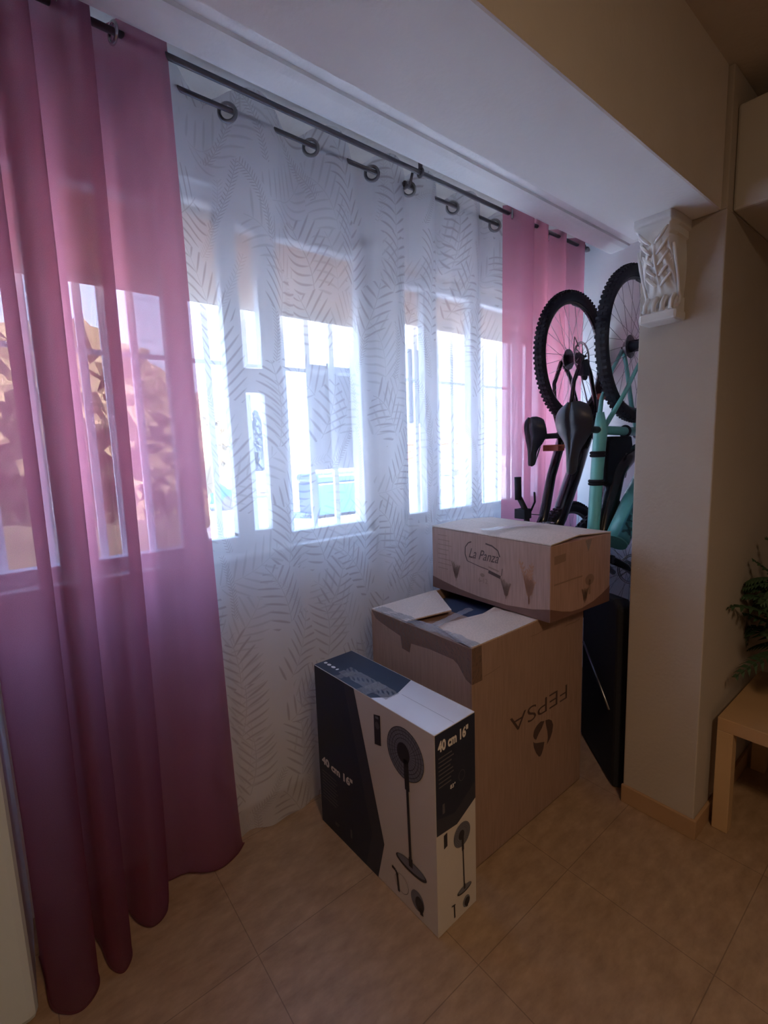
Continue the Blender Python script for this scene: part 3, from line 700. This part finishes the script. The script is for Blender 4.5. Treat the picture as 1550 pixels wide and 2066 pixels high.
# ------------------------------------------------------------------ bicycles hanging by the rear wheel
def wheel(root, name, c, R, yaw=0.0, rear=True, mat_rim='black'):
    c = Vector(c); ax = Vector((math.sin(yaw), math.cos(yaw), 0)); hx = Vector((math.cos(yaw), -math.sin(yaw), 0)); up = Vector((0, 0, 1))
    def at(a, r, o=0): return c+(hx*math.cos(a)+up*math.sin(a))*r+ax*o
    bm = B(); torus(bm, c, ax, R-.062, .011, 60, 8); w = obj(name, bm, mat_rim, root)
    rt = .028
    bm = B(); torus(bm, c, ax, R-rt-.004, rt, 72, 12)
    n = 84
    for k in range(n):
        a = 2*PI*k/n
        for o, rr in ((-.017, R-.008), (.017, R-.008), (0, R-.001)):
            aa = a + (PI/n if o == 0 else 0); p = at(aa, rr-.004, o); rad = (at(aa, 1)-c).normalized(); tg = ax.cross(rad)
            m = Matrix((tg, ax, rad)).transposed().to_4x4(); m.translation = p
            addbox(bm, (-.006, -.007, -.004), (.006, .007, .005), m)
    obj('tyre', bm, 'rubber', w, normals=True)
    bm = B(); tube(bm, [c-ax*.055, c-ax*.03, c+ax*.03, c+ax*.055], [.012, .028, .028, .012], 14); tube(bm, [c-ax*.072, c+ax*.072], .006, 8); obj('hub', bm, 'blackmatt', w)
    bm = B()
    for k in range(32):
        a = 2*PI*k/32; s = 1 if k % 2 else -1; b = a+(.35 if (k//2) % 2 else -.35)
        tube(bm, [at(b, .026, s*.03), at(a, R-.066)], .0011, 4)
    obj('spokes', bm, 'steel', w)
    bm = B(); s = -1
    n = 40
    for rr in (.078, .070): tube(bm, [at(2*PI*i/n, rr, s*.046) for i in range(n)], .0028, 5, True)
    for k in range(6): tube(bm, [at(2*PI*k/6, .02, s*.046), at(2*PI*k/6+.5, .074, s*.046)], .003, 5)
    obj('brake_disc', bm, 'silver', w)
    if rear:
        bm = B()
        for k in range(8): tube(bm, [at(0, 0, .028+k*.0038), at(0, 0, .030+k*.0038)], .056-k*.0045, 26)
        obj('cassette', bm, 'steel', w)
    return w
def saddle(root, c, w=.075, L=.27, m='leather'):
    # top faces -x, nose points down; c is the middle of the wide end
    prof = [(0, .30), (.02, .75), (.05, .96), (.08, 1.0), (.11, .90), (.14, .62), (.17, .40), (.20, .29), (.24, .25), (.262, .20), (.27, .06)]
    bm = B(); P = crom([(a, b, 0) for a, b in prof], 4); n = len(P)-1
    def fn(a, b):
        i = min(int(round(b*n)), n); z, ww = P[i].x, max(P[i].y, .02)*w; s = (a-.5)*2
        dx = .040*(abs(s)**2.2)*min(1, ww/.04) - .012*math.sin(PI*min(1, z/.1)) + .010*math.exp(-((s)/.16)**2)*(1 if z < .2 else 0)
        return (c[0]+dx, c[1]+s*ww, c[2]-z*L/.27)
    grid(bm, fn, 26, n)
    s = obj('saddle', bm, m, root, solid=.012)
    bm = B()
    for q in (-1, 1): tube(bm, [(c[0]+.03, c[1]+q*.022, c[2]-.03), (c[0]+.055, c[1]+q*.022, c[2]-.07), (c[0]+.055, c[1]+q*.022, c[2]-.15), (c[0]+.02, c[1]+q*.012, c[2]-.24)], .0035, 8)
    obj('saddle_rails', bm, 'steel', s)
    return s
def pedal(parent, c, m='orange'):
    bm = B(); addbox(bm, (c[0]-.045, c[1]-.008, c[2]-.045), (c[0]-.025, c[1]+.008, c[2]+.045)) if False else None
    for dz in (-.035, 0, .035): addbox(bm, (c[0]-.028, c[1]-.045, c[2]+dz*.35-.004), (c[0]+.028, c[1]+.045, c[2]+dz*.35+.004))
    for dx in (-.026, .026): addbox(bm, (c[0]+dx-.004, c[1]-.045, c[2]-.015), (c[0]+dx+.004, c[1]+.045, c[2]+.015))
    tube(bm, [(c[0], c[1]-.05, c[2]), (c[0], c[1]+.05, c[2])], .008, 8)
    obj('pedal', bm, m, parent, bevel=.002)

# --- black bicycle
y = 1.42
t = thing('bicycle', 'black mountain bicycle hung by its rear wheel, on the curtain side', 'bicycle', (2.49, y, .46), 'bicycles hung on the far wall')
hub = (2.49, y, 1.935); bb = (2.66, y, 1.56); sc = (2.39, y, 1.52); hu = (2.16, y, 1.00); hl = (2.275, y, .955)
rw = wheel(t, 'rear_wheel', hub, .352)
bm = B(); tube(bm, [sc, (2.285, y, 1.306), (2.216, y, 1.085), hu], [.026, .024, .027, .03], 14); fr = obj('frame', bm, 'black', t); bm = B()
tube(bm, [bb, (2.50, y, 1.285), (2.365, y, 1.07), hl], [.040, .044, .043, .035], 16); tube(bm, [bb, sc], .022, 14)
tube(bm, [(2.14, y, 1.01), (2.30, y, .945)], .026, 14)
tube(bm, [(bb[0], y-.045, bb[2]), (bb[0], y+.045, bb[2])], .030, 16)
for s in (-1, 1):
    tube(bm, [(sc[0], y+s*.012, sc[2]), (2.385, y+s*.045, 1.64), (2.395, y+s*.058, 1.80), (hub[0]-.02, y+s*.062, hub[2]-.01)], [.013, .012, .011, .012], 10)
    tube(bm, [(bb[0], y+s*.035, bb[2]), (2.63, y+s*.055, 1.70), (2.56, y+s*.060, 1.85), (hub[0]+.01, y+s*.064, hub[2]-.02)], [.015, .012, .011, .012], 10)
obj('frame_tubes', bm, 'black', fr)
bm = B(); tube(bm, [sc, (2.26, y, 1.517), (2.20, y, 1.515)], [.0145, .0145, .0145], 12); obj('seat_post', bm, 'blackmatt', t)
bm = B(); torus(bm, (2.37, y, 1.52), (1, 0, 0), .024, .006, 20, 8); tube(bm, [(2.37, y-.02, 1.50), (2.36, y-.03, 1.45)], .004, 6); obj('seat_clamp', bm, 'silver', t)
saddle(t, (2.12, y+.02, 1.612), .072, .245)
cs = None
bm = B(); tube(bm, [(bb[0], y-.085, bb[2]), (bb[0], y+.085, bb[2])], .016, 10); torus(bm, (bb[0], y-.06, bb[2]), (0, 1, 0), .082, .006, 40, 6); tube(bm, [(bb[0], y-.055, bb[2]), (bb[0], y-.065, bb[2])], .06, 24)
tube(bm, [(bb[0], y-.075, bb[2]), (bb[0]-.05, y-.08, bb[2]+.165)], [.014, .011], 10); tube(bm, [(bb[0], y+.075, bb[2]), (bb[0]+.0, y+.08, bb[2]-.17)], [.014, .011], 10)
cs = obj('crankset', bm, 'blackmatt', t)
pedal(cs, (bb[0]-.05, y-.135, bb[2]+.165)); 
bm = B(); tube(bm, [(2.46, y-.02, 1.515), (2.34, y-.09, 1.49), (2.30, y-.09, 1.46)], .009, 8); obj('crank_arm', bm, 'blackmatt', cs)
pedal(cs, (2.255, y-.03, 1.455), 'orange')
bm = B(); n = 60
for s in (-1, 1): tube(bm, [(hub[0]+s*.045+.02, y-.04, hub[2]-.03), (bb[0]+s*.07, y-.06, bb[2]+.03)], .0035, 5)
for k in range(26):
    q = k/25; addbox(bm, (hub[0]+.062+q*(bb[0]-hub[0]+.0)-.002, y-.052, hub[2]-.03+q*(bb[2]-hub[2]+.06)-.004), (hub[0]+.07+q*(bb[0]-hub[0])+.002, y-.042, hub[2]-.03+q*(bb[2]-hub[2]+.06)+.004))
obj('chain', bm, 'steel', t)
bm = B(); addbox(bm, (hub[0]-.03, y-.075, hub[2]-.10), (hub[0]+.03, y-.045, hub[2]-.02)); tube(bm, [(hub[0]+.02, y-.06, hub[2]-.10), (hub[0]+.02, y-.05, hub[2]-.10)], .022, 14)
tube(bm, [(hub[0]-.03, y-.06, hub[2]-.05), (hub[0]-.10, y-.07, hub[2]-.04), (hub[0]-.125, y-.07, hub[2]+.03), (hub[0]-.10, y-.06, hub[2]+.09), (hub[0]-.04, y-.05, hub[2]+.05)], .0022, 6)
obj('rear_derailleur', bm, 'blackmatt', t)
bm = B()
for s in (-1, 1): tube(bm, [(hl[0]+.005, y+s*.035, hl[2]-.005), (2.38, y+s*.055, .90), (2.47, y+s*.058, .80)], [.019, .017, .014], 12)
tube(bm, [(hl[0]+.005, y-.05, hl[2]-.005), (hl[0]+.005, y+.05, hl[2]-.005)], .02, 12); obj('fork', bm, 'black', t)
wheel(t, 'front_wheel', (2.47, y, .80), .352, 0.0, False)
bm = B(); tube(bm, [(2.14, y, 1.01), (2.09, y, 1.0)], .016, 12); tube(bm, [(2.09, y+.02, .70), (2.08, y, .86), (2.08, y, 1.0), (2.07, y+.01, 1.14), (2.02, y+.02, 1.22)], .0145, 12)
hb = obj('handlebar', bm, 'blackmatt', t)
bm = B(); tube(bm, [(2.02, y+.02, 1.20), (2.015, y+.02, 1.315)], .017, 12); obj('grip', bm, 'rubber', hb)
bm = B(); addbox(bm, (2.03, y-.01, 1.10), (2.09, y+.05, 1.15)); tube(bm, [(2.07, y-.02, 1.14), (2.06, y-.05, 1.19), (2.04, y-.06, 1.24)], .005, 8); tube(bm, [(2.09, y, 1.12), (2.16, y-.03, 1.11), (2.20, y, 1.05)], .0025, 6)
obj('brake_lever', bm, 'blackmatt', hb)

# --- teal bicycle
y = 1.08
t = thing('bicycle', 'teal and black mountain bicycle hung by its rear wheel, next to the pillar', 'bicycle', (2.46, y, .46), 'bicycles hung on the far wall')
hub = (2.468, y, 1.938); bb = (2.59, y, 1.52); sc = (2.134, y, 1.53)
wheel(t, 'rear_wheel', hub, .372)
bm = B(); tube(bm, [(2.128, y, 1.61), sc, (2.112, y, 1.346), (2.092, y, 1.096), (2.085, y, 1.00)], [.016, .030, .028, .027, .03], 16); tube(bm, [sc, bb], [.020, .022], 14)
for s in (-1, 1):
    tube(bm, [(sc[0]+.005, y+s*.014, sc[2]+.01), (2.235, y+s*.05, 1.68), (2.35, y+s*.060, 1.82), (hub[0]-.01, y+s*.064, hub[2]-.015)], [.012, .010, .009, .010], 10)
    tube(bm, [(bb[0], y+s*.035, bb[2]), (2.565, y+s*.058, 1.66), (2.50, y+s*.062, 1.86), (hub[0]+.005, y+s*.064, hub[2]-.02)], [.014, .011, .010, .011], 10)
fr = obj('frame', bm, 'teal', t)
bm = B(); dt = [tuple(p) for p in crom([(2.56, y, 1.44), (2.40, y-.005, 1.40), (2.275, y-.01, 1.335), (2.228, y-.01, 1.235), (2.19, y-.01, 1.15), (2.15, y-.01, 1.04), (2.11, y-.01, .96)], 6)]
tube(bm, dt, [.030+.014*min(1, k/8) for k in range(len(dt))], 20); tube(bm, [(bb[0], y-.045, bb[2]), (bb[0], y+.045, bb[2])], .032, 16); tube(bm, [(2.04, y, .98), (2.19, y, .925)], .027, 14)
obj('down_tube', bm, 'black', fr)
# teal lettered side of the down tube
bm = B(); O = Vector((2.038, y-.150, 1.068)); uu = Vector((.72, 0, .69)); LL = .44; uu.normalize(); vv = Vector((uu.z, 0, -uu.x)); nf = Vector((0, -1, 0))
def dtp(x, yy, o=0): return O+uu*x+vv*yy+nf*o
c0, c1 = dtp(0, .052, -.040), dtp(LL, .052, -.040)
tube(bm, [c0, (c0+c1)/2, c1], [.050, .054, .050], 24); obj('lettered_tube', bm, 'teal', fr)
def cur(a, b): th = -1.15+1.35*b; q = .0545; return dtp(LL*(.01+.98*a), .052+q*math.sin(th), -.040+q*math.cos(th))
bm = B(); grid(bm, cur, 20, 10); obj('dark_panel', bm, 'tealdeep', fr, solid=.001)
bm = B(); text_into(bm, 'MEGAMO', O, uu, vv, nf, .03, 0, .050, w=.34, bold=.03, mi=0, off=0)
for v_ in bm.verts:
    r0 = v_.co-O; a_, q = r0.dot(uu), r0.dot(vv); th = -1.0+q/.0545*1.05
    v_.co = dtp(a_, .052+.0568*math.sin(th), -.040+.0568*math.cos(th))
obj('lettering', bm, 'tealdark', fr)
bm = B(); tube(bm, [sc, (1.955, y, 1.535)], .0155, 12); obj('seat_post', bm, 'blackmatt', t)
saddle(t, (1.885, y+.005, 1.645), .082, .30)
bm = B()   # frame bag
bag = [(2.158, 1.475), (2.20, 1.500), (2.39, 1.500), (2.405, 1.455), (2.30, 1.34), (2.215, 1.270), (2.150, 1.285)]
A_ = [bm.verts.new((x, y-.028, z)) for x, z in bag]; B_ = [bm.verts.new((x, y+.028, z)) for x, z in bag]
bm.faces.new(A_); bm.faces.new(B_[::-1])
for i in range(len(bag)): bm.faces.new((A_[i], A_[(i+1) % len(bag)], B_[(i+1) % len(bag)], B_[i]))
tb = obj('frame_bag', bm, 'fabricblack', t, bevel=.008)
bm = B(); torus(bm, (2.114, y, 1.415), (0, 0, 1), .028, .007, 20, 8); torus(bm, (2.114, y, 1.428), (0, 0, 1), .028, .007, 20, 8); obj('bag_strap', bm, 'fabricblack', tb)
bm = B(); torus(bm, (2.105, y, 1.300), (0, 0, 1), .028, .007, 20, 8); torus(bm, (2.105, y, 1.287), (0, 0, 1), .028, .007, 20, 8); obj('bag_strap', bm, 'fabricblack', tb)
bm = B(); torus(bm, (2.375, y, 1.524), (1, 0, 0), .024, .007, 20, 8); obj('bag_strap', bm, 'fabricblack', tb)
bm = B(); tube(bm, [(bb[0], y-.055, bb[2]), (bb[0], y-.068, bb[2])], .065, 26); tube(bm, [(bb[0], y-.066, bb[2]), (bb[0]-.15, y-.08, bb[2]+.07)], [.014, .011], 10); cs = obj('crankset', bm, 'blackmatt', t)
pedal(cs, (bb[0]-.155, y-.13, bb[2]+.075), 'blackmatt')
bm = B(); tube(bm, [(2.30, y-.02, 1.26), (2.33, y-.03, 1.42), (2.37, y-.03, 1.40), (2.35, y-.02, 1.30)], .0025, 6); obj('bottle_cage', bm, 'rod', t)
bm = B()
for s in (-1, 1): tube(bm, [(2.19, y+s*.03, .925), (2.30, y+s*.055, .875), (2.42, y+s*.058, .80)], [.019, .017, .014], 12)
tube(bm, [(2.19, y-.05, .925), (2.19, y+.05, .925)], .02, 12); obj('fork', bm, 'black', t)
wheel(t, 'front_wheel', (2.47, y+.0, .83), .352, .72, False)
bm = B(); tube(bm, [(2.04, y, .98), (1.99, y, .99)], .016, 12); tube(bm, [(1.985, y-.05, .90), (1.98, y, 1.0), (1.985, y+.05, 1.10)], .0145, 12) if False else tube(bm, [(2.0, y, .98), (1.99, y, .99)], .015, 12)
tube(bm, [(1.985, y-.02, .86), (1.985, y, .99), (1.985, y+.02, 1.06)], .0145, 12)
obj('handlebar', bm, 'blackmatt', t)
# wall hooks
for (x, yy, z, lb) in ((2.49, 1.42, 2.287, 'black wall hook holding the black bicycle by its rear wheel'), (2.468, 1.08, 2.31, 'black wall hook holding the teal bicycle by its rear wheel')):
    h = thing('wall_hook', lb, 'hook', (XF, yy, z), 'bicycle hooks')
    bm = B(); z0 = z-.072
    tube(bm, [(XF-.006, yy, z0), (XF-.05, yy, z0), (x+.03, yy, z0-.002), (x-.02, yy, z0+.0), (x-.05, yy, z0+.03)], .006, 10); obj('hook_arm', bm, 'rod', h)
    bm = B(); addbox(bm, (XF-.006, yy-.02, z0-.04), (XF-.0003, yy+.02, z0+.04)); obj('mounting_plate', bm, 'rod', h)

# ------------------------------------------------------------------ low table, plant, things under it
tx0, tx1, ty1 = 1.965, 2.515, .523; ty0 = ty1-.55
t = thing('low_table', 'light wood square side table against the wall at the right', 'table', ((tx0+tx1)/2, (ty0+ty1)/2, 0))
obj('table_top', boxes(((tx0, ty0, .40), (tx1, ty1, .45))), 'tabletop', t, bevel=.002)
for a in (tx0, tx1-.05):
    for b in (ty0, ty1-.05): obj('leg', boxes(((a, b, .001), (a+.05, b+.05, .40))), 'birch', t, bevel=.002)
t = thing('potted_plant', 'leafy green plant in a dark pot on the light wood table', 'plant', (2.38, .26, .451))
bm = B(); tube(bm, [(2.38, .26, .4515), (2.38, .26, .47), (2.38, .26, .56), (2.38, .26, .57)], [.055, .06, .085, .088], 24); obj('pot', bm, 'pot', t)
random.seed(11); bm = B(); bs = B()
def frond(bm, p0, d, L, droop, w, nl):
    p = Vector(p0); d = Vector(d).normalized(); pts = [p.copy()]
    for k in range(nl):
        p = p+d*(L/nl); d = (d+Vector((0, 0, -droop/nl))).normalized(); pts.append(p.copy())
        u = d.cross(Vector((0, 0, 1))).normalized()
        for s in (-1, 1):
            l = w*math.sin(PI*(k+1.5)/(nl+2)); tip = p+u*s*l+d*l*.7+Vector((0, 0, -l*.25)); mid = p+u*s*l*.5+d*l*.3+Vector((0, 0, .004))
            a = d*.006
            f1 = bm.faces.new([bm.verts.new(q) for q in (p-a, mid-a*1.4, tip, mid+a*1.4, p+a)])
    tube(bs, pts, .0018, 5)
for k in range(46):
    a = random.uniform(0, 2*PI); e = random.uniform(.5, 1.6)
    frond(bm, (2.38+.02*math.cos(a), .26+.02*math.sin(a), .56), (math.cos(a)*.5, math.sin(a)*.5, e), random.uniform(.28, .52), random.uniform(.9, 2.2), random.uniform(.05, .08), 16)
for (dx, dy, dz, L) in ((-.15, .5, 1.5, .50), (-.3, .3, 1.7, .52), (.0, .45, 1.7, .55)):
    frond(bm, (2.38, .26, .57), (dx, dy, dz), L, 1.1, .07, 20)
for k in range(150):
    a = random.uniform(0, 2*PI); rr = random.uniform(0, .17); p = (2.36+rr*math.cos(a), .32+rr*math.sin(a), random.uniform(.80, .92))
    frond(bm, p, (math.cos(a), math.sin(a), random.uniform(-.2, .5)), .09, .8, .035, 7)
tube(bs, [(2.38, .26, .55), (2.37, .29, .70), (2.36, .32, .86)], [.008, .006, .004], 8)
for v_ in bm.verts: v_.co.y = min(v_.co.y, .545)
for v_ in bs.verts: v_.co.y = min(v_.co.y, .542)
obj('foliage', bm, 'leaf', t, solid=.0008); obj('stem', bs, 'leaf', t)
t = thing('slipper', 'pale slipper on the floor under the light wood table', 'slipper', (2.72, .42, 0))
bm = B()
def sl(a, b):
    L = .26*b; w = .048*(math.sin(PI*min(1, max(0, b*.94+.03)))**.45); th = 2*PI*a
    return (2.66+L*.5+w*math.cos(th)*.2, .40+L*.3-.02+w*math.cos(th), .012+.010*math.sin(th))
grid(bm, sl, 16, 14); obj('sole', bm, 'white', t)
bm = B()
def up(a, b): th = PI*a; L = .14+.10*b; return (2.66+L*.5, .40+L*.3-.02+.045*math.cos(th), .02+.045*math.sin(th)*(1-.5*b))
grid(bm, up, 12, 8); obj('upper', bm, 'sheetwhite', t, solid=.004)

# ------------------------------------------------------------------ air conditioner
t = thing('air_conditioner', 'white wall air conditioner high on the wall at the right edge', 'air conditioner', (2.3, .55, 2.19))
bm = B(); pr = [(.5495, 2.19), (.40, 2.185), (.34, 2.20), (.318, 2.25), (.315, 2.47), (.33, 2.495), (.5495, 2.50)]
a = [bm.verts.new((1.90, p, z)) for p, z in pr]; b = [bm.verts.new((2.72, p, z)) for p, z in pr]
bm.faces.new(a); bm.faces.new(b[::-1])
for i in range(len(pr)): bm.faces.new((a[i], a[(i+1) % len(pr)], b[(i+1) % len(pr)], b[i]))
obj('housing', bm, 'white', t, bevel=.008)
obj('air_louver', boxes(((1.97, .345, 2.180), (2.66, .43, 2.186))), 'darkplastic', t)
obj('front_panel', boxes(((1.905, .309, 2.26), (2.715, .316, 2.46))), 'white', t, bevel=.003)

# fill lamp, added unseen behind the camera to warm the room
t = thing('fill_lamp', 'added round warm fill lamp on the ceiling, unseen behind the camera', 'lamp', (.2, -.75, 2.60))
bm = B(); tube(bm, [(.2, -.75, 2.599), (.2, -.75, 2.57)], .16, 32); obj('base', bm, 'frame', t)
lm = NT('fill_diffuser'); lm.p.inputs['Base Color'].default_value = (1, .9, .75, 1); lm.p.inputs['Emission Color'].default_value = (1, .72, .45, 1); lm.p.inputs['Emission Strength'].default_value = 15  # glowing mesh added as extra fill for the upper beam face
M['lamp'] = lm.m
bm = B(); tube(bm, [(.2, -.75, 2.57), (.2, -.75, 2.55), (.2, -.75, 2.53)], [.15, .14, .08], 32); obj('diffuser', bm, 'lamp', t)
l = bpy.data.lights.new('fill_light', 'SPOT'); l.spot_size = math.radians(168); l.spot_blend = .9; l.energy = 17; l.color = (1, .67, .41); l.shadow_soft_size = .15
lo_ = bpy.data.objects.new('fill_light', l); COL.objects.link(lo_); lo_.location = (.2, -.75, 2.40)

# ------------------------------------------------------------------ outside
GZ = -1.0
M['ground'] = mat('pale_asphalt', (.48, .50, .55), .9, 0, .1, .6)
M['ochre'] = mat('ochre_render', (.30, .10, .04), .9, 0, .05, .5)
M['cream'] = mat('cream_render', (.70, .66, .58), .9, 0, .05, .5)
M['blueout'] = mat('blue_container_paint', (.006, .05, .16), .4)
M['carwhite'] = mat('white_car_paint', (.75, .77, .80), .3)
M['tanleaf'] = mat('dry_olive_leaf', (.14, .11, .055), .8, 0, .5, 6)
M['darkleaf'] = mat('dark_conifer_leaf', (.01, .025, .05), .8, 0, .3, 4)
M['hedgeleaf'] = mat('dry_hedge_leaf', (.035, .030, .015), .9, 0, .5, 8)
M['trunk'] = mat('bark', (.16, .11, .08), .9)
M['fencewhite'] = mat('white_fence_paint', (.7, .7, .7), .6)
M['winout'] = mat('dark_house_window', (.08, .10, .14), .2)
bm = B(); addbox(bm, (-60, 2.6, GZ-.2), (120, 160, GZ)); struct('ground_outside', bm, 'ground', 'sunlit pale asphalt yard outside the windows', 'ground')
def house(x, y, w, d, h, m, label):
    t = thing('house', label, 'house', (x, y, GZ))
    obj('walls', boxes(((x-w/2, y-d/2, GZ), (x+w/2, y+d/2, GZ+h))), m, t)
    obj('roof', boxes(((x-w/2-.2, y-d/2-.2, GZ+h), (x+w/2+.2, y+d/2+.2, GZ+h+.25))), 'cream', t)
    n = int(w/3)
    for k in range(n):
        xx = x-w/2+(k+.5)*w/n
        for z in ([1.2] if h < 3.6 else [1.2, 3.9]): obj('house_window', boxes(((xx-.5, y-d/2-.05, GZ+z), (xx+.5, y-d/2+.01, GZ+z+1.1))), 'winout', t)
house(15, 60, 14, 8, 3.2, 'ochre', 'low ochre house seen far off through the left window')
house(34, 58, 16, 8, 3.0, 'cream', 'long cream house seen far off through the sheer')
house(62, 62, 22, 8, 3.4, 'ochre', 'far ochre house seen through the right window')
def tree(x, y, h, r, m, label, conifer=False, sq=1.0):
    t = thing('tree', label, 'tree', (x, y, GZ), 'trees beyond the yard')
    bm = B(); tube(bm, [(x, y, GZ), (x+.1, y, GZ+h*.35), (x, y, GZ+h*.6)], [r*.12, r*.09, r*.05], 8); obj('trunk', bm, 'trunk', t)
    bm = B(); rnd = random.Random(int(x*7+y))
    for k in range(26 if not conifer else 14):
        if conifer: q = k/13; c = Vector((x+rnd.uniform(-.1, .1), y, GZ+h*(.15+.8*q))); s = r*(1-q*.85)
        else: c = Vector((x+rnd.gauss(0, r*.42), y+rnd.gauss(0, r*.4), GZ+h*.58+rnd.gauss(0, h*.15))); s = r*rnd.uniform(.3, .5)
        mm = Matrix.Translation(c) @ Matrix.Diagonal((s, s, s*sq, 1))
        r0 = bmesh.ops.create_icosphere(bm, subdivisions=4, radius=1, matrix=mm)
        for v_ in r0['verts']:
            v_.co += (v_.co-c)*(mathutils.noise.noise(v_.co*2.2/max(r*.3, .3))*.45 + mathutils.noise.noise(v_.co*7)*.28 + mathutils.noise.noise(v_.co*17)*.16)
    obj('crown', bm, m, t)
tree(.6, 9.5, 4.6, 2.0, 'tanleaf', 'broad dry olive tree seen through the left pink curtain')
tree(4.6, 17, 5.2, 1.6, 'tanleaf', 'smaller olive tree right of the broad one, seen at the pink curtain edge')
tree(13.4, 30, 5.4, 1.3, 'darkleaf', 'dark conifer rising over the far houses', True, 1.3)
tree(-6, 15, 4.8, 2.0, 'tanleaf', 'olive tree farthest left, behind the pink curtain')
t = thing('hedge', 'low clipped dry hedge below the olive trees, seen through the left pink curtain', 'hedge', (0, 6.6, GZ))
bm = B()
def hg(a, b):
    th = PI*b; x = -3.2+5.2*a; k = mathutils.noise.noise(Vector((x*2.3, b*5, 1)))*.14+mathutils.noise.noise(Vector((x*9, b*19, 3)))*.05
    return (x, 6.6-math.cos(th)*(.45+k), GZ+.001+math.sin(th)**.6*(1.72+k))
grid(bm, hg, 160, 40); obj('clipped_foliage', bm, 'hedgeleaf', t)
t = thing('recycling_container', 'big blue container in the yard below the left window', 'container', (10.6, 16, GZ))
obj('container_body', boxes(((9.0, 15.2, GZ+.12), (12.2, 16.8, GZ+1.35))), 'blueout', t, bevel=.08)
obj('container_lid', boxes(((8.95, 15.15, GZ+1.35), (12.25, 16.85, GZ+1.68))), 'blueout', t, bevel=.12)
for xx in (9.3, 11.9):
    bm = B(); tube(bm, [(xx, 15.3, GZ+.13), (xx, 15.5, GZ+.13)], .13, 16); obj('castor', bm, 'rubber', t)
def car(x, y, m, label):
    t = thing('car', label, 'car', (x, y, GZ), 'cars parked across the yard')
    bm = B(); pr = [(-2.1, .35), (-2.1, .85), (-1.9, .98), (-1.3, 1.02), (-.8, 1.48), (.7, 1.50), (1.3, 1.05), (1.95, .92), (2.1, .75), (2.1, .35)]
    a = [bm.verts.new((x+p, y-.8, GZ+z)) for p, z in pr]; b = [bm.verts.new((x+p, y+.8, GZ+z)) for p, z in pr]; bm.faces.new(a); bm.faces.new(b[::-1])
    for i in range(len(pr)): bm.faces.new((a[i], a[(i+1) % len(pr)], b[(i+1) % len(pr)], b[i]))
    obj('car_body', bm, m, t, bevel=.06)
    bm = B(); addbox(bm, (x-.75, y-.82, GZ+1.05), (x+.75, y-.79, GZ+1.40)); obj('side_windows', bm, 'winout', t)
    for xx in (x-1.3, x+1.3):
        bm = B(); tube(bm, [(xx, y-.85, GZ+.33), (xx, y-.62, GZ+.33)], .33, 20); obj('wheel', bm, 'rubber', t)
car(11.5, 26, 'carwhite', 'white car parked across the yard, seen left of the pale board'); car(6.5, 22, 'blueout', 'blue car parked across the yard, seen beside the pink curtain'); car(33, 30, 'carwhite', 'white car parked far off, seen through the right window')
t = thing('white_fence', 'long low white fence across the yard before the houses', 'fence', (20, 36, GZ))
bm = B()
for z in (.5, 1.0): addbox(bm, (0, 36, GZ+z), (60, 36.06, GZ+z+.22))
obj('fence_rail', bm, 'fencewhite', t)
for k in range(21): obj('fence_post', boxes(((k*3, 35.95, GZ), (k*3+.12, 36.07, GZ+1.3))), 'fencewhite', t)
